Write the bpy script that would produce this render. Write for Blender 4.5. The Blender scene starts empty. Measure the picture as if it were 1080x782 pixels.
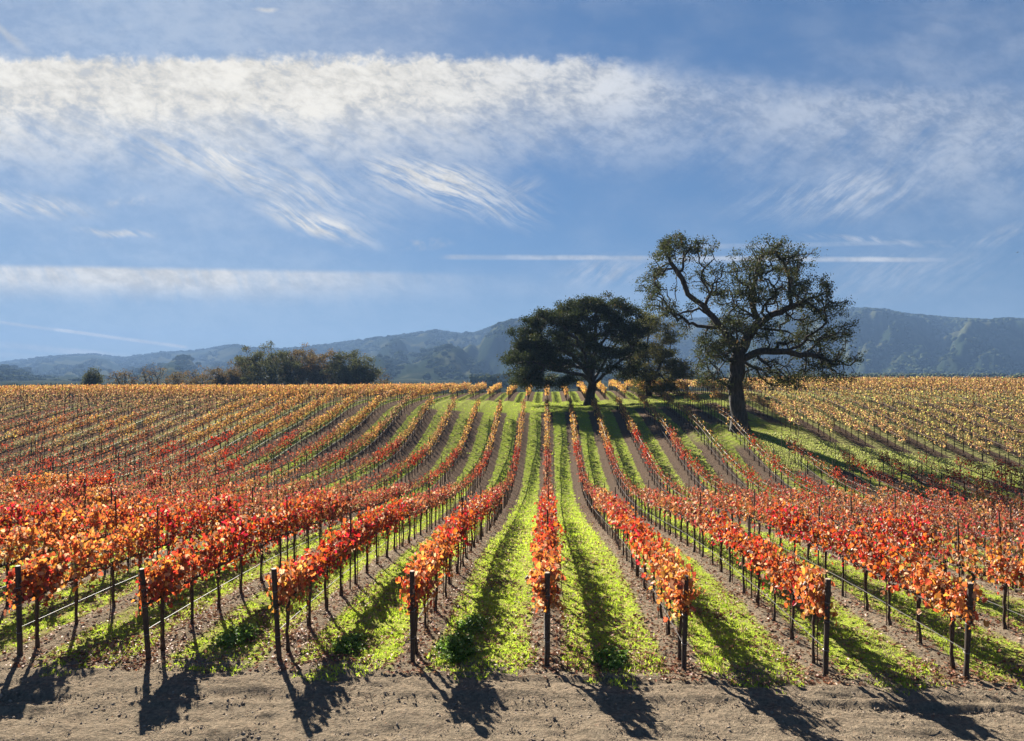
import bpy, math, random
import numpy as np
from mathutils import Vector, Matrix

R = math.radians
S = bpy.context.scene
COL = S.collection
rng = np.random.default_rng(7)
random.seed(7)
F = 780.0            # focal length in photo pixels
EYE = 5.1            # height of the eye above the headland
VPX = 577.0          # where the vine rows run to
YAW = math.atan((VPX - 540) / F)

# ------------------------------------------------------------------ camera
cam = bpy.data.cameras.new('camera')
camo = bpy.data.objects.new('camera', cam)
COL.objects.link(camo)
cam.sensor_width = 36
cam.lens = F / 1080 * 36
cam.clip_start = 0.1
cam.clip_end = 20000
camo.location = (0, 0, EYE)
camo.rotation_euler = (R(90), 0, YAW)
S.camera = camo

SUN_EL = 27.0
SUN_AZ = -29.5       # degrees from +Y, negative is left
# ------------------------------------------------------------------ node helper
class NT:
    def __init__(s, tree):
        s.t = tree; s.n = tree.nodes; s.l = tree.links
    def put(s, sock, v):
        if isinstance(v, bpy.types.NodeSocket): s.l.new(v, sock)
        elif v is not None:
            if hasattr(sock, 'default_value') and isinstance(v, (tuple, list)) and len(v) == 3 and sock.type == 'RGBA': v = (*v, 1)
            sock.default_value = v
    def m(s, op, a, b=None, c=None, clamp=False):
        n = s.n.new('ShaderNodeMath'); n.operation = op; n.use_clamp = clamp
        for i, v in enumerate((a, b, c)): s.put(n.inputs[i], v)
        return n.outputs[0]
    def add(s, a, b): return s.m('ADD', a, b)
    def sub(s, a, b): return s.m('SUBTRACT', a, b)
    def mul(s, a, b): return s.m('MULTIPLY', a, b)
    def div(s, a, b): return s.m('DIVIDE', a, b)
    def mad(s, a, b, c): return s.m('MULTIPLY_ADD', a, b, c)
    def ss(s, v, a, b, lo=0.0, hi=1.0, kind='SMOOTHSTEP'):
        n = s.n.new('ShaderNodeMapRange'); n.interpolation_type = kind; n.clamp = True
        s.put(n.inputs['Value'], v); s.put(n.inputs['From Min'], a); s.put(n.inputs['From Max'], b)
        s.put(n.inputs['To Min'], lo); s.put(n.inputs['To Max'], hi)
        return n.outputs[0]
    def xyz(s, x, y, z=0.0):
        n = s.n.new('ShaderNodeCombineXYZ')
        for i, v in enumerate((x, y, z)): s.put(n.inputs[i], v)
        return n.outputs[0]
    def noise(s, vec, scale=1.0, detail=4.0, rough=0.55, dist=0.0, col=False):
        n = s.n.new('ShaderNodeTexNoise'); s.put(n.inputs['Vector'], vec)
        s.put(n.inputs['Scale'], scale); s.put(n.inputs['Detail'], detail)
        s.put(n.inputs['Roughness'], rough); s.put(n.inputs['Distortion'], dist)
        return n.outputs['Color' if col else 'Fac']
    def mix(s, f, a, b, kind='MIX'):
        n = s.n.new('ShaderNodeMix'); n.data_type = 'RGBA'; n.blend_type = kind; n.clamp_factor = True
        s.put(n.inputs['Factor'], f); s.put(n.inputs['A'] if False else n.inputs[6], a); s.put(n.inputs[7], b)
        return n.outputs[2]
    def sep(s, v):
        n = s.n.new('ShaderNodeSeparateXYZ'); s.put(n.inputs[0], v); return n.outputs
    def ramp(s, f, stops):
        n = s.n.new('ShaderNodeValToRGB'); e = n.color_ramp.elements
        while len(e) < len(stops): e.new(0.5)
        for i, (p, c) in enumerate(stops):
            e[i].position = p; e[i].color = (*c, 1)
        s.put(n.inputs[0], f); return n.outputs[0]

# ------------------------------------------------------------------ world: sky and high cirrus
def make_world():
    w = bpy.data.worlds.new('World'); S.world = w; w.use_nodes = True
    w.cycles.sampling_method = 'MANUAL'; w.cycles.sample_map_resolution = 256
    t = NT(w.node_tree); t.n.clear()
    out = t.n.new('ShaderNodeOutputWorld'); bg = t.n.new('ShaderNodeBackground')
    sky = t.n.new('ShaderNodeTexSky'); sky.sky_type = 'NISHITA'; sky.sun_disc = False
    sky.sun_elevation = R(SUN_EL); sky.sun_rotation = R(SUN_AZ)
    sky.altitude = 100; sky.air_density = 1.0; sky.dust_density = 0.35; sky.ozone_density = 2.5
    tc = t.n.new('ShaderNodeTexCoord')
    g = t.sep(tc.outputs['Generated'])
    c, s_ = math.cos(YAW), math.sin(YAW)
    # gnomonic sky coordinates about the horizon point the valley opens to (u right, v down, units of 7.3 degrees)
    a = t.add(t.mul(g[0], c), t.mul(g[1], s_))
    b = t.sub(t.mul(g[1], c), t.mul(g[0], s_))
    bs = t.m('MAXIMUM', b, 0.12)
    u = t.mad(t.div(a, bs), 7.8, 5.4)
    v = t.sub(3.9, t.mul(t.div(g[2], bs), 7.8))
    front = t.ss(b, 0.12, 0.4)
    P = t.xyz(u, v)
    def warp(vec, scale, amt, detail=3):
        nc = t.n.new('ShaderNodeVectorMath'); nc.operation = 'SUBTRACT'
        t.l.new(t.noise(vec, scale, detail, 0.5, col=True), nc.inputs[0]); nc.inputs[1].default_value = (.5, .5, .5)
        sc = t.n.new('ShaderNodeVectorMath'); sc.operation = 'SCALE'; t.l.new(nc.outputs[0], sc.inputs[0]); sc.inputs['Scale'].default_value = amt
        ad = t.n.new('ShaderNodeVectorMath'); ad.operation = 'ADD'; t.l.new(vec, ad.inputs[0]); t.l.new(sc.outputs[0], ad.inputs[1])
        return ad.outputs[0]
    def fibre(deg, along, across, seed, wamt=0.30, detail=8, rough=0.68):
        # streaks running at deg (in u,v; v is down)
        ca, sa = math.cos(R(deg)), math.sin(R(deg))
        q = t.sep(warp(P, 0.9, wamt))
        x = t.add(t.mul(q[0], ca), t.mul(q[1], sa)); y = t.sub(t.mul(q[1], ca), t.mul(q[0], sa))
        return t.noise(t.xyz(t.mul(x, along), t.mul(y, across), seed), 1.0, detail, rough)
    Pw = warp(P, 1.6, 0.25); pw = t.sep(Pw)
    puff = t.noise(P, 3.2, 9, 0.66, 0.15)
    puff2 = t.noise(t.xyz(t.mul(u, 1.0), t.mul(v, 1.6), 4.0), 1.3, 6, 0.6)
    f1 = fibre(38, 0.7, 4.2, 3.1)
    f1b = fibre(30, 1.5, 14.0, 5.7, 0.3)
    f2 = fibre(-40, 1.0, 3.6, 9.2)
    f2b = fibre(-35, 1.8, 12.0, 1.9, 0.3)
    right = t.ss(u, 5.2, 7.2)
    fib = t.add(t.mul(t.add(t.mul(f1, .55), t.mul(f1b, .45)), t.sub(1, right)),
                t.mul(t.add(t.mul(f2, .6), t.mul(f2b, .4)), right))
    # main band: crisp puffy top edge, streaks falling away below
    edge = t.ss(u, 6.0, 8.4, 0.60, 0.88)
    width = t.ss(u, 6.2, 7.4, 0.10, 0.45)
    vt = t.add(v, t.mul(t.sub(puff, .5), 0.46))
    top = t.ss(vt, t.sub(edge, t.mul(width, .5)), t.add(edge, width))
    bott = t.add(t.ss(u, 0.0, 6.0, 2.0, 1.95), t.ss(u, 6.0, 10.0, 0.0, 0.35))
    low = t.sub(1, t.ss(t.add(pw[1], t.mul(t.sub(fib, .5), .7)), 1.0, bott, kind='LINEAR'))
    body = t.ss(v, .85, 1.45)                      # where the streaks take over from the puffs
    puff3 = t.noise(t.xyz(t.add(t.mul(u, 1.0), t.mul(v, -.5)), t.mul(v, 1.5), 2.0), 5.0, 9, .72, .3)
    tex_hi = t.ss(t.add(t.mul(puff3, .6), t.mul(puff2, .4)), .36, .54, .58, 1.0)
    tex_lo = t.ss(t.add(t.mul(fib, .65), t.add(t.mul(puff3, .15), t.mul(puff2, .2))), t.ss(v, 1.0, 2.0, .27, .41), .60, 0.0, 1.0)
    tex = t.add(t.mul(tex_hi, t.sub(1, body)), t.mul(tex_lo, body))
    amp = t.add(t.ss(u, 6.0, 7.6, .96, .74), t.ss(u, 9.4, 11.0, 0, -.12))
    dens = t.mul(t.mul(t.mul(top, low), tex), amp)
    def blob(cx, cy, rx, ry, deg, amp_, tex_, sharp=1.0):
        ca, sa = math.cos(R(deg)), math.sin(R(deg))
        dx = t.sub(pw[0], cx); dy = t.sub(pw[1], cy)
        x = t.div(t.add(t.mul(dx, ca), t.mul(dy, sa)), rx); y = t.div(t.sub(t.mul(dy, ca), t.mul(dx, sa)), ry)
        r = t.m('SQRT', t.add(t.mul(x, x), t.mul(y, y)))
        return t.mul(t.mul(t.ss(r, 1.5, 0.1), amp_), tex_)
    tl = t.ss(f1b, .38, .62); tr = t.ss(f2b, .36, .66); th = t.ss(puff, .4, .65)
    blobs = [(4.75, 1.95, 1.0, .24, 16, .95, tl), (5.35, 2.08, .35, .14, -25, .6, tr), (3.3, 2.33, .62, .13, 18, .9, tl),
             (4.45, 2.57, .28, .06, 2, .75, th), (1.2, 2.47, .4, .045, 4, .6, tl), (.3, 2.13, .7, .12, 10, .55, tl),
             (2.4, 1.7, 1.6, .28, 18, .6, tl), (1.35, 2.12, .25, .07, 0, .5, th),
             (6.4, 2.85, .5, .14, -8, .55, tr), (8.9, 2.02, 1.1, .3, -8, .5, tr), (9.9, 2.0, 1.3, .7, 0, .28, puff2),
             (9.2, 2.52, .8, .05, 3, .55, tl), (9.6, 2.9, 1.2, .28, -10, .3, tr), (10.5, 2.45, .6, .12, -10, .4, tr),
             (9.8, .7, 2.4, .7, -20, .30, puff2), (8.6, 1.2, 1.8, .3, -10, .45, tr), (.05, .35, .3, .04, 35, .3, 1.0),
             (2.8, .06, .12, .03, 5, .4, 1.0), (5.5, 3.05, 1.6, .12, 3, .16, puff2)]
    for bdef in blobs:
        dens = t.m('MAXIMUM', dens, blob(*bdef)) if bdef[5] > .29 else t.add(dens, blob(*bdef))
    # lower band, an old spread-out contrail
    cross = fibre(62, 1.4, 6.0, 7.7, .3)
    e1 = t.ss(t.sub(v, t.mul(u, .018)), 2.76, 2.83)
    e2 = t.sub(1, t.ss(t.add(v, t.mul(t.sub(cross, .5), .3)), t.ss(u, 0, 3.5, 2.90, 2.95), t.ss(u, 0, 5, 3.22, 3.28)))
    lb = t.mul(t.mul(e1, e2), t.mul(t.ss(cross, .32, .6, .55, 1), t.ss(u, 1.5, 6.2, .88, 0.0)))
    dens = t.m('MAXIMUM', dens, lb)
    def line(x0, y0, x1, y1, w0, amp_, fade0=.05, fade1=.3):
        k = (y1 - y0) / (x1 - x0)
        d = t.m('ABSOLUTE', t.sub(t.add(v, t.mul(t.sub(puff2, .5), .025)), t.mad(u, k, y0 - k * x0)))
        g_ = t.ss(d, w0, w0 * .2)
        return t.mul(t.mul(g_, amp_), t.mul(t.ss(u, x0 - fade0, x0 + fade0), t.ss(u, x1 + fade1, x1 - fade1)))
    patchy = t.ss(puff2, .35, .6, .4, 1)
    for L in ((4.7, 2.70, 9.8, 2.735, .04, .8, .1, .5), (6.3, 2.73, 8.0, 2.735, .05, .45, .3, .3), (0, 3.39, 1.97, 3.655, .026, .9, .1, .04),
              (-.5, 3.57, 1.35, 3.76, .05, .45, .1, .3), (-.5, 3.70, 1.0, 3.80, .045, .25, .1, .3), (7.2, 2.60, 10.0, 2.54, .04, .3, .5, .3)):
        dens = t.m('MAXIMUM', dens, t.mul(line(*L), patchy))
    sd = Vector((math.sin(R(SUN_AZ)) * math.cos(R(SUN_EL)), math.cos(R(SUN_AZ)) * math.cos(R(SUN_EL)), math.sin(R(SUN_EL))))
    dp = t.n.new('ShaderNodeVectorMath'); dp.operation = 'DOT_PRODUCT'
    t.l.new(tc.outputs['Generated'], dp.inputs[0]); dp.inputs[1].default_value = sd
    dpv = dp.outputs['Value']
    veil = t.mul(t.ss(puff2, .35, .75, 0.0, .10), t.ss(v, 3.8, 2.6))
    glow = t.mul(t.ss(dpv, .87, .995), .21)
    glow = t.add(glow, t.ss(v, 2.3, 3.9, 0.0, .20))          # sunlight in the thin veil round the sun
    dens = t.m('MINIMUM', t.mul(t.add(t.add(dens, veil), glow), front), .96)
    # sky colour: haze-lightened horizon
    gm_ = t.n.new('ShaderNodeGamma'); t.l.new(sky.outputs[0], gm_.inputs[0]); gm_.inputs[1].default_value = SKY_GAMMA
    base = t.mix(1.0, gm_.outputs[0], SKYTINT, 'MULTIPLY')
    # thinner parts of the cloud let sky blue through; clouds are brighter towards the sun
    near = t.ss(dp.outputs['Value'], .80, .99)
    ccol = t.mix(near, CLOUD_FAR, CLOUD_NEAR)
    shade = t.ss(t.add(t.mul(puff3, .6), t.mul(puff2, .4)), .38, .60, .72, 1.04)
    ccol = t.mix(1.0, ccol, t.xyz(t.mul(shade, .97), t.mul(shade, .985), shade), 'MULTIPLY')
    colr = t.mix(dens, base, ccol)
    t.l.new(colr, bg.inputs[0]); bg.inputs[1].default_value = SKY_STRENGTH
    t.l.new(bg.outputs[0], out.inputs[0])

SKY_STRENGTH = 0.05
EXPOSURE = 2.1
SKY_GAMMA = .5
SKYTINT = (.315, .545, .89, 1)
CLOUD_FAR = (3.3, 3.4, 3.6, 1)
CLOUD_NEAR = (4.7, 4.4, 3.85, 1)
make_world()

sun = bpy.data.lights.new('sun', 'SUN'); sun.energy = 5.0; sun.angle = R(0.5); sun.color = (1.0, .93, .82)
suno = bpy.data.objects.new('sun', sun); COL.objects.link(suno)
SDIR = Vector((math.sin(R(SUN_AZ)) * math.cos(R(SUN_EL)), math.cos(R(SUN_AZ)) * math.cos(R(SUN_EL)), math.sin(R(SUN_EL))))
suno.rotation_euler = SDIR.to_track_quat('Z', 'Y').to_euler()

vs = S.view_settings
S.display_settings.display_device = 'sRGB'
vs.view_transform = 'Standard'; vs.look = 'None'; vs.exposure = EXPOSURE; vs.gamma = 1.0; vs.use_curve_mapping = False
S.render.engine = 'CYCLES'
cy = S.cycles
cy.use_denoising = True
cy.max_bounces = 6; cy.diffuse_bounces = 2; cy.glossy_bounces = 2; cy.transmission_bounces = 4; cy.volume_bounces = 0; cy.transparent_max_bounces = 6
cy.use_fast_gi = False

# ------------------------------------------------------------------ tagging
def tag(o, label=None, cat=None, group=None, kind=None):
    if label: o['label'] = label
    if cat: o['category'] = cat
    if group: o['group'] = group
    if kind: o['kind'] = kind
    return o
def empty(name, loc, rz=0.0):
    o = bpy.data.objects.new(name, None); COL.objects.link(o)
    o.location = loc; o.rotation_euler = (0, 0, rz); o.empty_display_size = .2
    return o
def link(name, me, parent=None, loc=None):
    o = bpy.data.objects.new(name, me); COL.objects.link(o)
    if parent: o.parent = parent
    if loc is not None: o.location = loc
    return o

# ------------------------------------------------------------------ fast meshes from numpy
class MB:
    """collects blocks of (verts, loops, sizes, material index, tone)"""
    def __init__(s): s.v = []; s.f = []; s.sz = []; s.mi = []; s.tone = []; s.n = 0
    def add(s, v, loops, sizes, mi=0, tone=None):
        v = np.asarray(v, dtype=np.float32).reshape(-1, 3)
        loops = np.asarray(loops, dtype=np.int32).ravel(); sizes = np.asarray(sizes, dtype=np.int32).ravel()
        s.v.append(v); s.f.append(loops + s.n); s.sz.append(sizes)
        s.mi.append(np.full(len(sizes), mi, np.int32))
        t_ = np.zeros((len(sizes), 3), np.float32)
        if tone is not None: t_[:] = tone
        s.tone.append(t_); s.n += len(v)
    def template(s, tv, tl, tsz, M, T, scale=None, mi=0, tone=None):
        """many copies of a template: M (n,3,3) columns are axes, T (n,3)"""
        tv = np.asarray(tv, float); n = len(T)
        if scale is not None:
            sc = np.asarray(scale, float); sc = sc[:, None] if sc.ndim == 1 else sc
            M = M * sc[:, None, :]
        v = np.einsum('nij,kj->nki', M, tv) + T[:, None, :]
        k = len(tv); tl = np.asarray(tl); tsz = np.asarray(tsz)
        loops = (tl[None, :] + (np.arange(n) * k)[:, None])
        sizes = np.tile(tsz, n)
        tn = None if tone is None else np.repeat(np.asarray(tone, np.float32), len(tsz), axis=0)
        s.add(v.reshape(-1, 3), loops, sizes, mi, tn)
    def tube(s, pts, rad, sides=6, mi=0, cap=True, tone=None):
        pts = np.asarray(pts, float); n = len(pts)
        rad = np.broadcast_to(np.asarray(rad, float), (n,))
        d = np.gradient(pts, axis=0); d /= np.linalg.norm(d, axis=1)[:, None] + 1e-9
        ref = np.array([1., 0, 0]) if abs(d[0, 0]) < .7 else np.array([0, 1., 0])
        a = np.cross(d, ref); a /= np.linalg.norm(a, axis=1)[:, None] + 1e-9
        b = np.cross(d, a)
        th = np.linspace(0, 2 * np.pi, sides, endpoint=False)
        v = pts[:, None] + rad[:, None, None] * (np.cos(th)[None, :, None] * a[:, None] + np.sin(th)[None, :, None] * b[:, None])
        loops = []; i = np.arange(n - 1)[:, None] * sides; j = np.arange(sides)[None, :]; j2 = (j + 1) % sides
        q = np.stack([i + j, i + j2, i + sides + j2, i + sides + j], -1).reshape(-1)
        sizes = [4] * ((n - 1) * sides)
        if cap:
            q = np.concatenate([q, np.arange(sides)[::-1], (n - 1) * sides + np.arange(sides)]); sizes += [sides, sides]
        s.add(v.reshape(-1, 3), q, sizes, mi, tone)
    def build(s, name, mats, attr=False, smooth=False):
        me = bpy.data.meshes.new(name)
        v = np.concatenate(s.v); f = np.concatenate(s.f); sz = np.concatenate(s.sz); mi = np.concatenate(s.mi)
        me.vertices.add(len(v)); me.vertices.foreach_set('co', v.ravel())
        me.loops.add(len(f)); me.loops.foreach_set('vertex_index', f)
        me.polygons.add(len(sz)); st = np.zeros(len(sz), np.int32); st[1:] = np.cumsum(sz)[:-1]
        me.polygons.foreach_set('loop_start', st); me.polygons.foreach_set('loop_total', sz)
        me.polygons.foreach_set('material_index', mi)
        me.polygons.foreach_set('use_smooth', np.full(len(sz), smooth, bool))
        for m_ in (mats if isinstance(mats, (list, tuple)) else [mats]): me.materials.append(m_)
        if attr:
            a = me.attributes.new('tone', 'FLOAT_VECTOR', 'FACE'); a.data.foreach_set('vector', np.concatenate(s.tone).ravel())
        me.update(calc_edges=True)
        return me

def rot_frames(fwd, nrm):
    """columns: x = side, y = fwd, z = normal"""
    fwd = fwd / (np.linalg.norm(fwd, axis=1)[:, None] + 1e-9)
    x = np.cross(fwd, nrm); x /= np.linalg.norm(x, axis=1)[:, None] + 1e-9
    z = np.cross(x, fwd)
    return np.stack([x, fwd, z], -1)

def vnoise(x, y, seed=0):
    """smooth value noise in [0,1]"""
    x = np.asarray(x, float); y = np.asarray(y, float)
    xi = np.floor(x).astype(np.int64); yi = np.floor(y).astype(np.int64); fx = x - xi; fy = y - yi
    fx = fx * fx * (3 - 2 * fx); fy = fy * fy * (3 - 2 * fy)
    def h(a, b):
        n = (a * 374761393 + b * 668265263 + seed * 1442695041) & 0xffffffff
        n = ((n ^ (n >> 13)) * 1274126177) & 0xffffffff
        return ((n ^ (n >> 16)) & 0xffff) / 65535.0
    return (h(xi, yi) * (1 - fx) + h(xi + 1, yi) * fx) * (1 - fy) + (h(xi, yi + 1) * (1 - fx) + h(xi + 1, yi + 1) * fx) * fy
def fbm(x, y, seed=0, oct=4):
    r = 0; a = .5; tot = 0
    for i in range(oct):
        r = r + a * vnoise(x * 2 ** i, y * 2 ** i, seed + i); tot += a; a *= .5
    return r / tot

# ------------------------------------------------------------------ materials
def new_mat(name):
    m = bpy.data.materials.new(name); m.use_nodes = True
    t = NT(m.node_tree); t.n.clear()
    out = t.n.new('ShaderNodeOutputMaterial')
    return m, t, out
def principled(t, out, col, rough=.7, bump=None, bstr=.3, bdist=.02, spec=.3):
    p = t.n.new('ShaderNodeBsdfPrincipled'); t.put(p.inputs['Base Color'], col); t.put(p.inputs['Roughness'], rough)
    p.inputs['Specular IOR Level'].default_value = spec
    if bump is not None:
        b = t.n.new('ShaderNodeBump'); t.put(b.inputs['Height'], bump); t.put(b.inputs['Strength'], bstr); b.inputs['Distance'].default_value = bdist
        t.l.new(b.outputs[0], p.inputs['Normal'])
    t.l.new(p.outputs[0], out.inputs[0]); return p
def simple_mat(name, c0, c1, scale, rough=.7, bstr=.3, bdist=.01, stretch=(1, 1, 1), spec=.3):
    m, t, out = new_mat(name)
    tc = t.n.new('ShaderNodeTexCoord'); mp = t.n.new('ShaderNodeMapping'); t.l.new(tc.outputs['Object'], mp.inputs[0]); mp.inputs['Scale'].default_value = stretch
    nz = t.noise(mp.outputs[0], scale, 5, .6)
    principled(t, out, t.mix(t.ss(nz, .3, .7), c0, c1), rough, nz, bstr, bdist, spec)
    return m
def leaf_mat(name, col_fn, trans=.5, gloss=.12, rough=.45):
    m, t, out = new_mat(name)
    col, tcol = col_fn(t)
    d = t.n.new('ShaderNodeBsdfDiffuse'); t.put(d.inputs[0], col)
    tr = t.n.new('ShaderNodeBsdfTranslucent'); t.put(tr.inputs[0], tcol)
    g = t.n.new('ShaderNodeBsdfGlossy'); g.inputs['Roughness'].default_value = rough; g.inputs[0].default_value = (.9, .9, .9, 1)
    m1 = t.n.new('ShaderNodeMixShader'); m1.inputs[0].default_value = trans
    t.l.new(d.outputs[0], m1.inputs[1]); t.l.new(tr.outputs[0], m1.inputs[2])
    m2 = t.n.new('ShaderNodeMixShader'); m2.inputs[0].default_value = gloss
    t.l.new(m1.outputs[0], m2.inputs[1]); t.l.new(g.outputs[0], m2.inputs[2]); t.l.new(m2.outputs[0], out.inputs[0])
    return m
def attr_tone(t):
    a = t.n.new('ShaderNodeAttribute'); a.attribute_name = 'tone'; return a.outputs['Vector']
def hsv(t, col, h=.5, s=1.0, v=1.0):
    n = t.n.new('ShaderNodeHueSaturation'); t.put(n.inputs['Color'], col); t.put(n.inputs['Hue'], h); t.put(n.inputs['Saturation'], s); t.put(n.inputs['Value'], v)
    return n.outputs[0]

def near_leaf(t):
    tn = t.sep(attr_tone(t))
    oi = t.n.new('ShaderNodeObjectInfo')
    tex = t.n.new('ShaderNodeTexCoord')
    vein = t.noise(tex.outputs['Object'], 38, 3, .6)
    c = hsv(t, oi.outputs['Color'], t.mad(t.sub(tn[0], .5), .066, .507), 1.0, t.mad(tn[1], .75, .38))
    c = t.mix(t.ss(tn[2], .84, .90), c, (.15, .07, .04))
    c = t.mix(t.ss(tn[2], .13, .09, 0, .75), c, (.52, .36, .22))  # random pale tan leaves, sun highlights put into the leaf colour
    c = t.mix(t.ss(vein, .55, .75, 0, .45), c, (.30, .12, .04))
    return c, hsv(t, c, .501, 1.02, 1.15)
def far_leaf(t):
    c = attr_tone(t); return c, hsv(t, c, .501, 1.02, 1.15)
M_LEAF = leaf_mat('vine_leaf', near_leaf, .58, .03)
M_LEAFFAR = leaf_mat('vine_leaf_far', far_leaf, .58, .012)
M_GRASS = leaf_mat('grass_blade', far_leaf, .5, .02)
M_FALLEN = leaf_mat('fallen_leaf', far_leaf, .25, .02)
def oak_leaf(c0, c1, br):
    def f(t):
        tn = t.sep(attr_tone(t)); c = t.mix(tn[0], c0, c1); c = hsv(t, c, .5, 1, t.mad(tn[1], .9, .5))
        c = t.mix(t.ss(tn[2], .80, .95, 0, .8), c, br)
        return c, hsv(t, c, .49, 1.1, 1.4)
    return f
M_OAK = leaf_mat('oak_leaf', oak_leaf((.018, .026, .010), (.052, .058, .021), (.09, .055, .022)), .36, .015)
M_OAKD = leaf_mat('oak_leaf_dark', oak_leaf((.014, .022, .008), (.040, .048, .018), (.08, .05, .02)), .34, .012)
M_OAK2 = leaf_mat('oak_leaf_olive', oak_leaf((.045, .052, .017), (.10, .095, .03), (.12, .075, .03)), .40, .015)
M_OAK3 = leaf_mat('oak_leaf_brown', oak_leaf((.11, .075, .035), (.075, .07, .03), (.17, .085, .035)), .38, .01)
M_OAK4 = leaf_mat('oak_leaf_dusk', oak_leaf((.045, .05, .022), (.07, .075, .03), (.10, .06, .03)), .38, .01)
M_BARK = simple_mat('oak_bark', (.022, .018, .014), (.06, .05, .042), 3.0, .9, .7, .06, (2.5, 2.5, .5))
M_WOOD = simple_mat('vine_bark', (.035, .022, .015), (.085, .055, .038), 30, .9, .8, .01, (1, 1, .3))
M_CANE = simple_mat('vine_cane', (.12, .07, .04), (.24, .15, .09), 20, .8, .2, .003)
M_POST = simple_mat('weathered_post', (.030, .023, .018), (.075, .055, .042), 22, .85, .6, .006, (1, 1, .12))
M_POSTTOP = simple_mat('sawn_post_top', (.34, .25, .17), (.48, .37, .26), 40, .8, .3, .004)
M_STEEL = simple_mat('rusty_stake', (.035, .022, .016), (.09, .05, .03), 60, .65, .3, .003)
M_HOSE = simple_mat('drip_hose', (.04, .037, .034), (.09, .083, .078), 9, .6, .1, .003, spec=.25)
M_WIRE = simple_mat('galvanised_wire', (.18, .18, .18), (.32, .31, .30), 9, .35, .1, .001, spec=.6)

# ------------------------------------------------------------------ terrain
SP = 2.42            # row spacing
CP = [
 (-40,2,-5.0),(-20,2,-5.1),(0,2,-5.1),(20,2,-5.2),(40,2,-5.3),
 (-40,9,-5.0),(-20,9,-5.15),(0,9,-5.15),(20,9,-5.3),(40,9,-5.4),
 (-20,13.5,-5.28),(-10,13.5,-5.27),(0,13.5,-5.27),(8,13.5,-5.36),(20,13.5,-5.5),(40,14,-5.9),(-40,14,-5.4),
 (0,21,-5.6),(0,29,-6.55),(0,40,-7.75),(0,50,-8.45),(0,58,-8.05),(0,65,-7.1),(0,71,-5.7),(0,77,-4.5),(0,84,-4.1),(0,93,-3.9),(0,105,-3.4),(0,125,-3.6),
 (-11,21,-5.6),(-11,29,-6.5),(-11,40,-7.3),(-12,50,-7.4),(-12,60,-7.2),(-12,70,-5.6),(-11,78,-4.2),(-11,90,-3.7),(-11,105,-3.5),
 (-22,30,-6.6),(-20,40,-7.0),(-20,50,-6.9),(-20,58,-5.8),(-20,73,-3.9),(-20,90,-3.5),(-22,105,-3.6),
 (-30,40,-7.1),(-32,60,-5.8),(-34,75,-3.9),(-36,90,-3.6),(-36,48.6,-7.2),(-40,54,-6.4),(-45,61,-5.2),(-52,70,-3.8),(-60,82,-3.5),(-70,95,-3.7),(-38,30,-6.2),(-60,50,-6.2),(-75,70,-4.2),(-75,30,-6),
 (-40,105,-3.75),(-60,105,-3.8),(-40,125,-4.4),(-75,125,-4.6),
 (8,21,-5.8),(8,29,-6.5),(8,40,-7.7),(8,50,-7.7),(8,58,-6.6),(8,66,-5.5),(8,75,-4.3),(8,88,-3.8),(8,105,-3.0),
 (16,30,-7.0),(16,40,-7.6),(16,48,-7.0),(16,60,-4.65),(16,75,-3.7),(16,88,-3.3),(16,105,-3.0),
 (24,35,-7.5),(24,45,-7.5),(24,52,-6.5),(24,58,-5.7),(24,68,-4.2),(24,77,-3.0),(24,88,-2.5),(24,105,-2.9),
 (33,45,-7.8),(33,52,-7.2),(33,60,-6.0),(33,70,-4.3),(33,80,-2.9),(33,90,-2.5),(45,55,-7.4),(45,70,-4.8),(45,82,-2.9),(45,92,-2.5),(55,80,-3.6),(60,95,-2.6),(65,60,-6.8),(45,30,-7.0),(70,40,-7.2),
 (40,110,-3.1),(70,110,-3.2),(30,125,-3.8),(70,125,-4.0),
]
CP = np.array(CP, float)
def tps_k(r2): return np.where(r2 > 1e-9, r2 * np.log(r2 + 1e-12), 0.0)
_n = len(CP); _P = CP[:, :2] / 20
_d = ((_P[:, None] - _P[None]) ** 2).sum(-1)
_A = np.zeros((_n + 3, _n + 3)); _A[:_n, :_n] = tps_k(_d) + np.eye(_n) * 0.05
_A[:_n, _n] = 1; _A[:_n, _n + 1:] = _P; _A[_n, :_n] = 1; _A[_n + 1:, :_n] = _P.T
_W = np.linalg.solve(_A, np.concatenate([CP[:, 2], [0, 0, 0]]))
def smooth(a, b, x):
    t_ = np.clip((x - a) / (b - a), 0, 1); return t_ * t_ * (3 - 2 * t_)
PLAIN = -12.0
def ground(x, y):
    """terrain height (scene z) at x, y"""
    x = np.atleast_1d(np.asarray(x, float)); y = np.atleast_1d(np.asarray(y, float))
    sh = x.shape; xf = np.clip(x.ravel(), -78, 78) / 20; yf = np.clip(y.ravel(), 0, 130) / 20
    out = np.empty(xf.shape)
    for i in range(0, len(xf), 40000):
        X = xf[i:i + 40000]; Y = yf[i:i + 40000]
        r2 = (X[:, None] - _P[None, :, 0]) ** 2 + (Y[:, None] - _P[None, :, 1]) ** 2
        out[i:i + 40000] = tps_k(r2) @ _W[:_n] + _W[_n] + X * _W[_n + 1] + Y * _W[_n + 2]
    z = out.reshape(sh)
    k = smooth(118, 260, y)
    z = z * (1 - k) + PLAIN * k
    return z + EYE
def gz(x, y): return float(ground(np.array([x]), np.array([y]))[0])

def px_of(X, Y):   # azimuth in photo columns
    a = X * math.cos(YAW) + Y * math.sin(YAW); b = Y * math.cos(YAW) - X * math.sin(YAW)
    return 540 + F * a / b, b
def at(px, d):     # world x for a photo column at row-direction distance d
    return d * math.tan(math.atan((px - 540) / F) - YAW)

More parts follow.
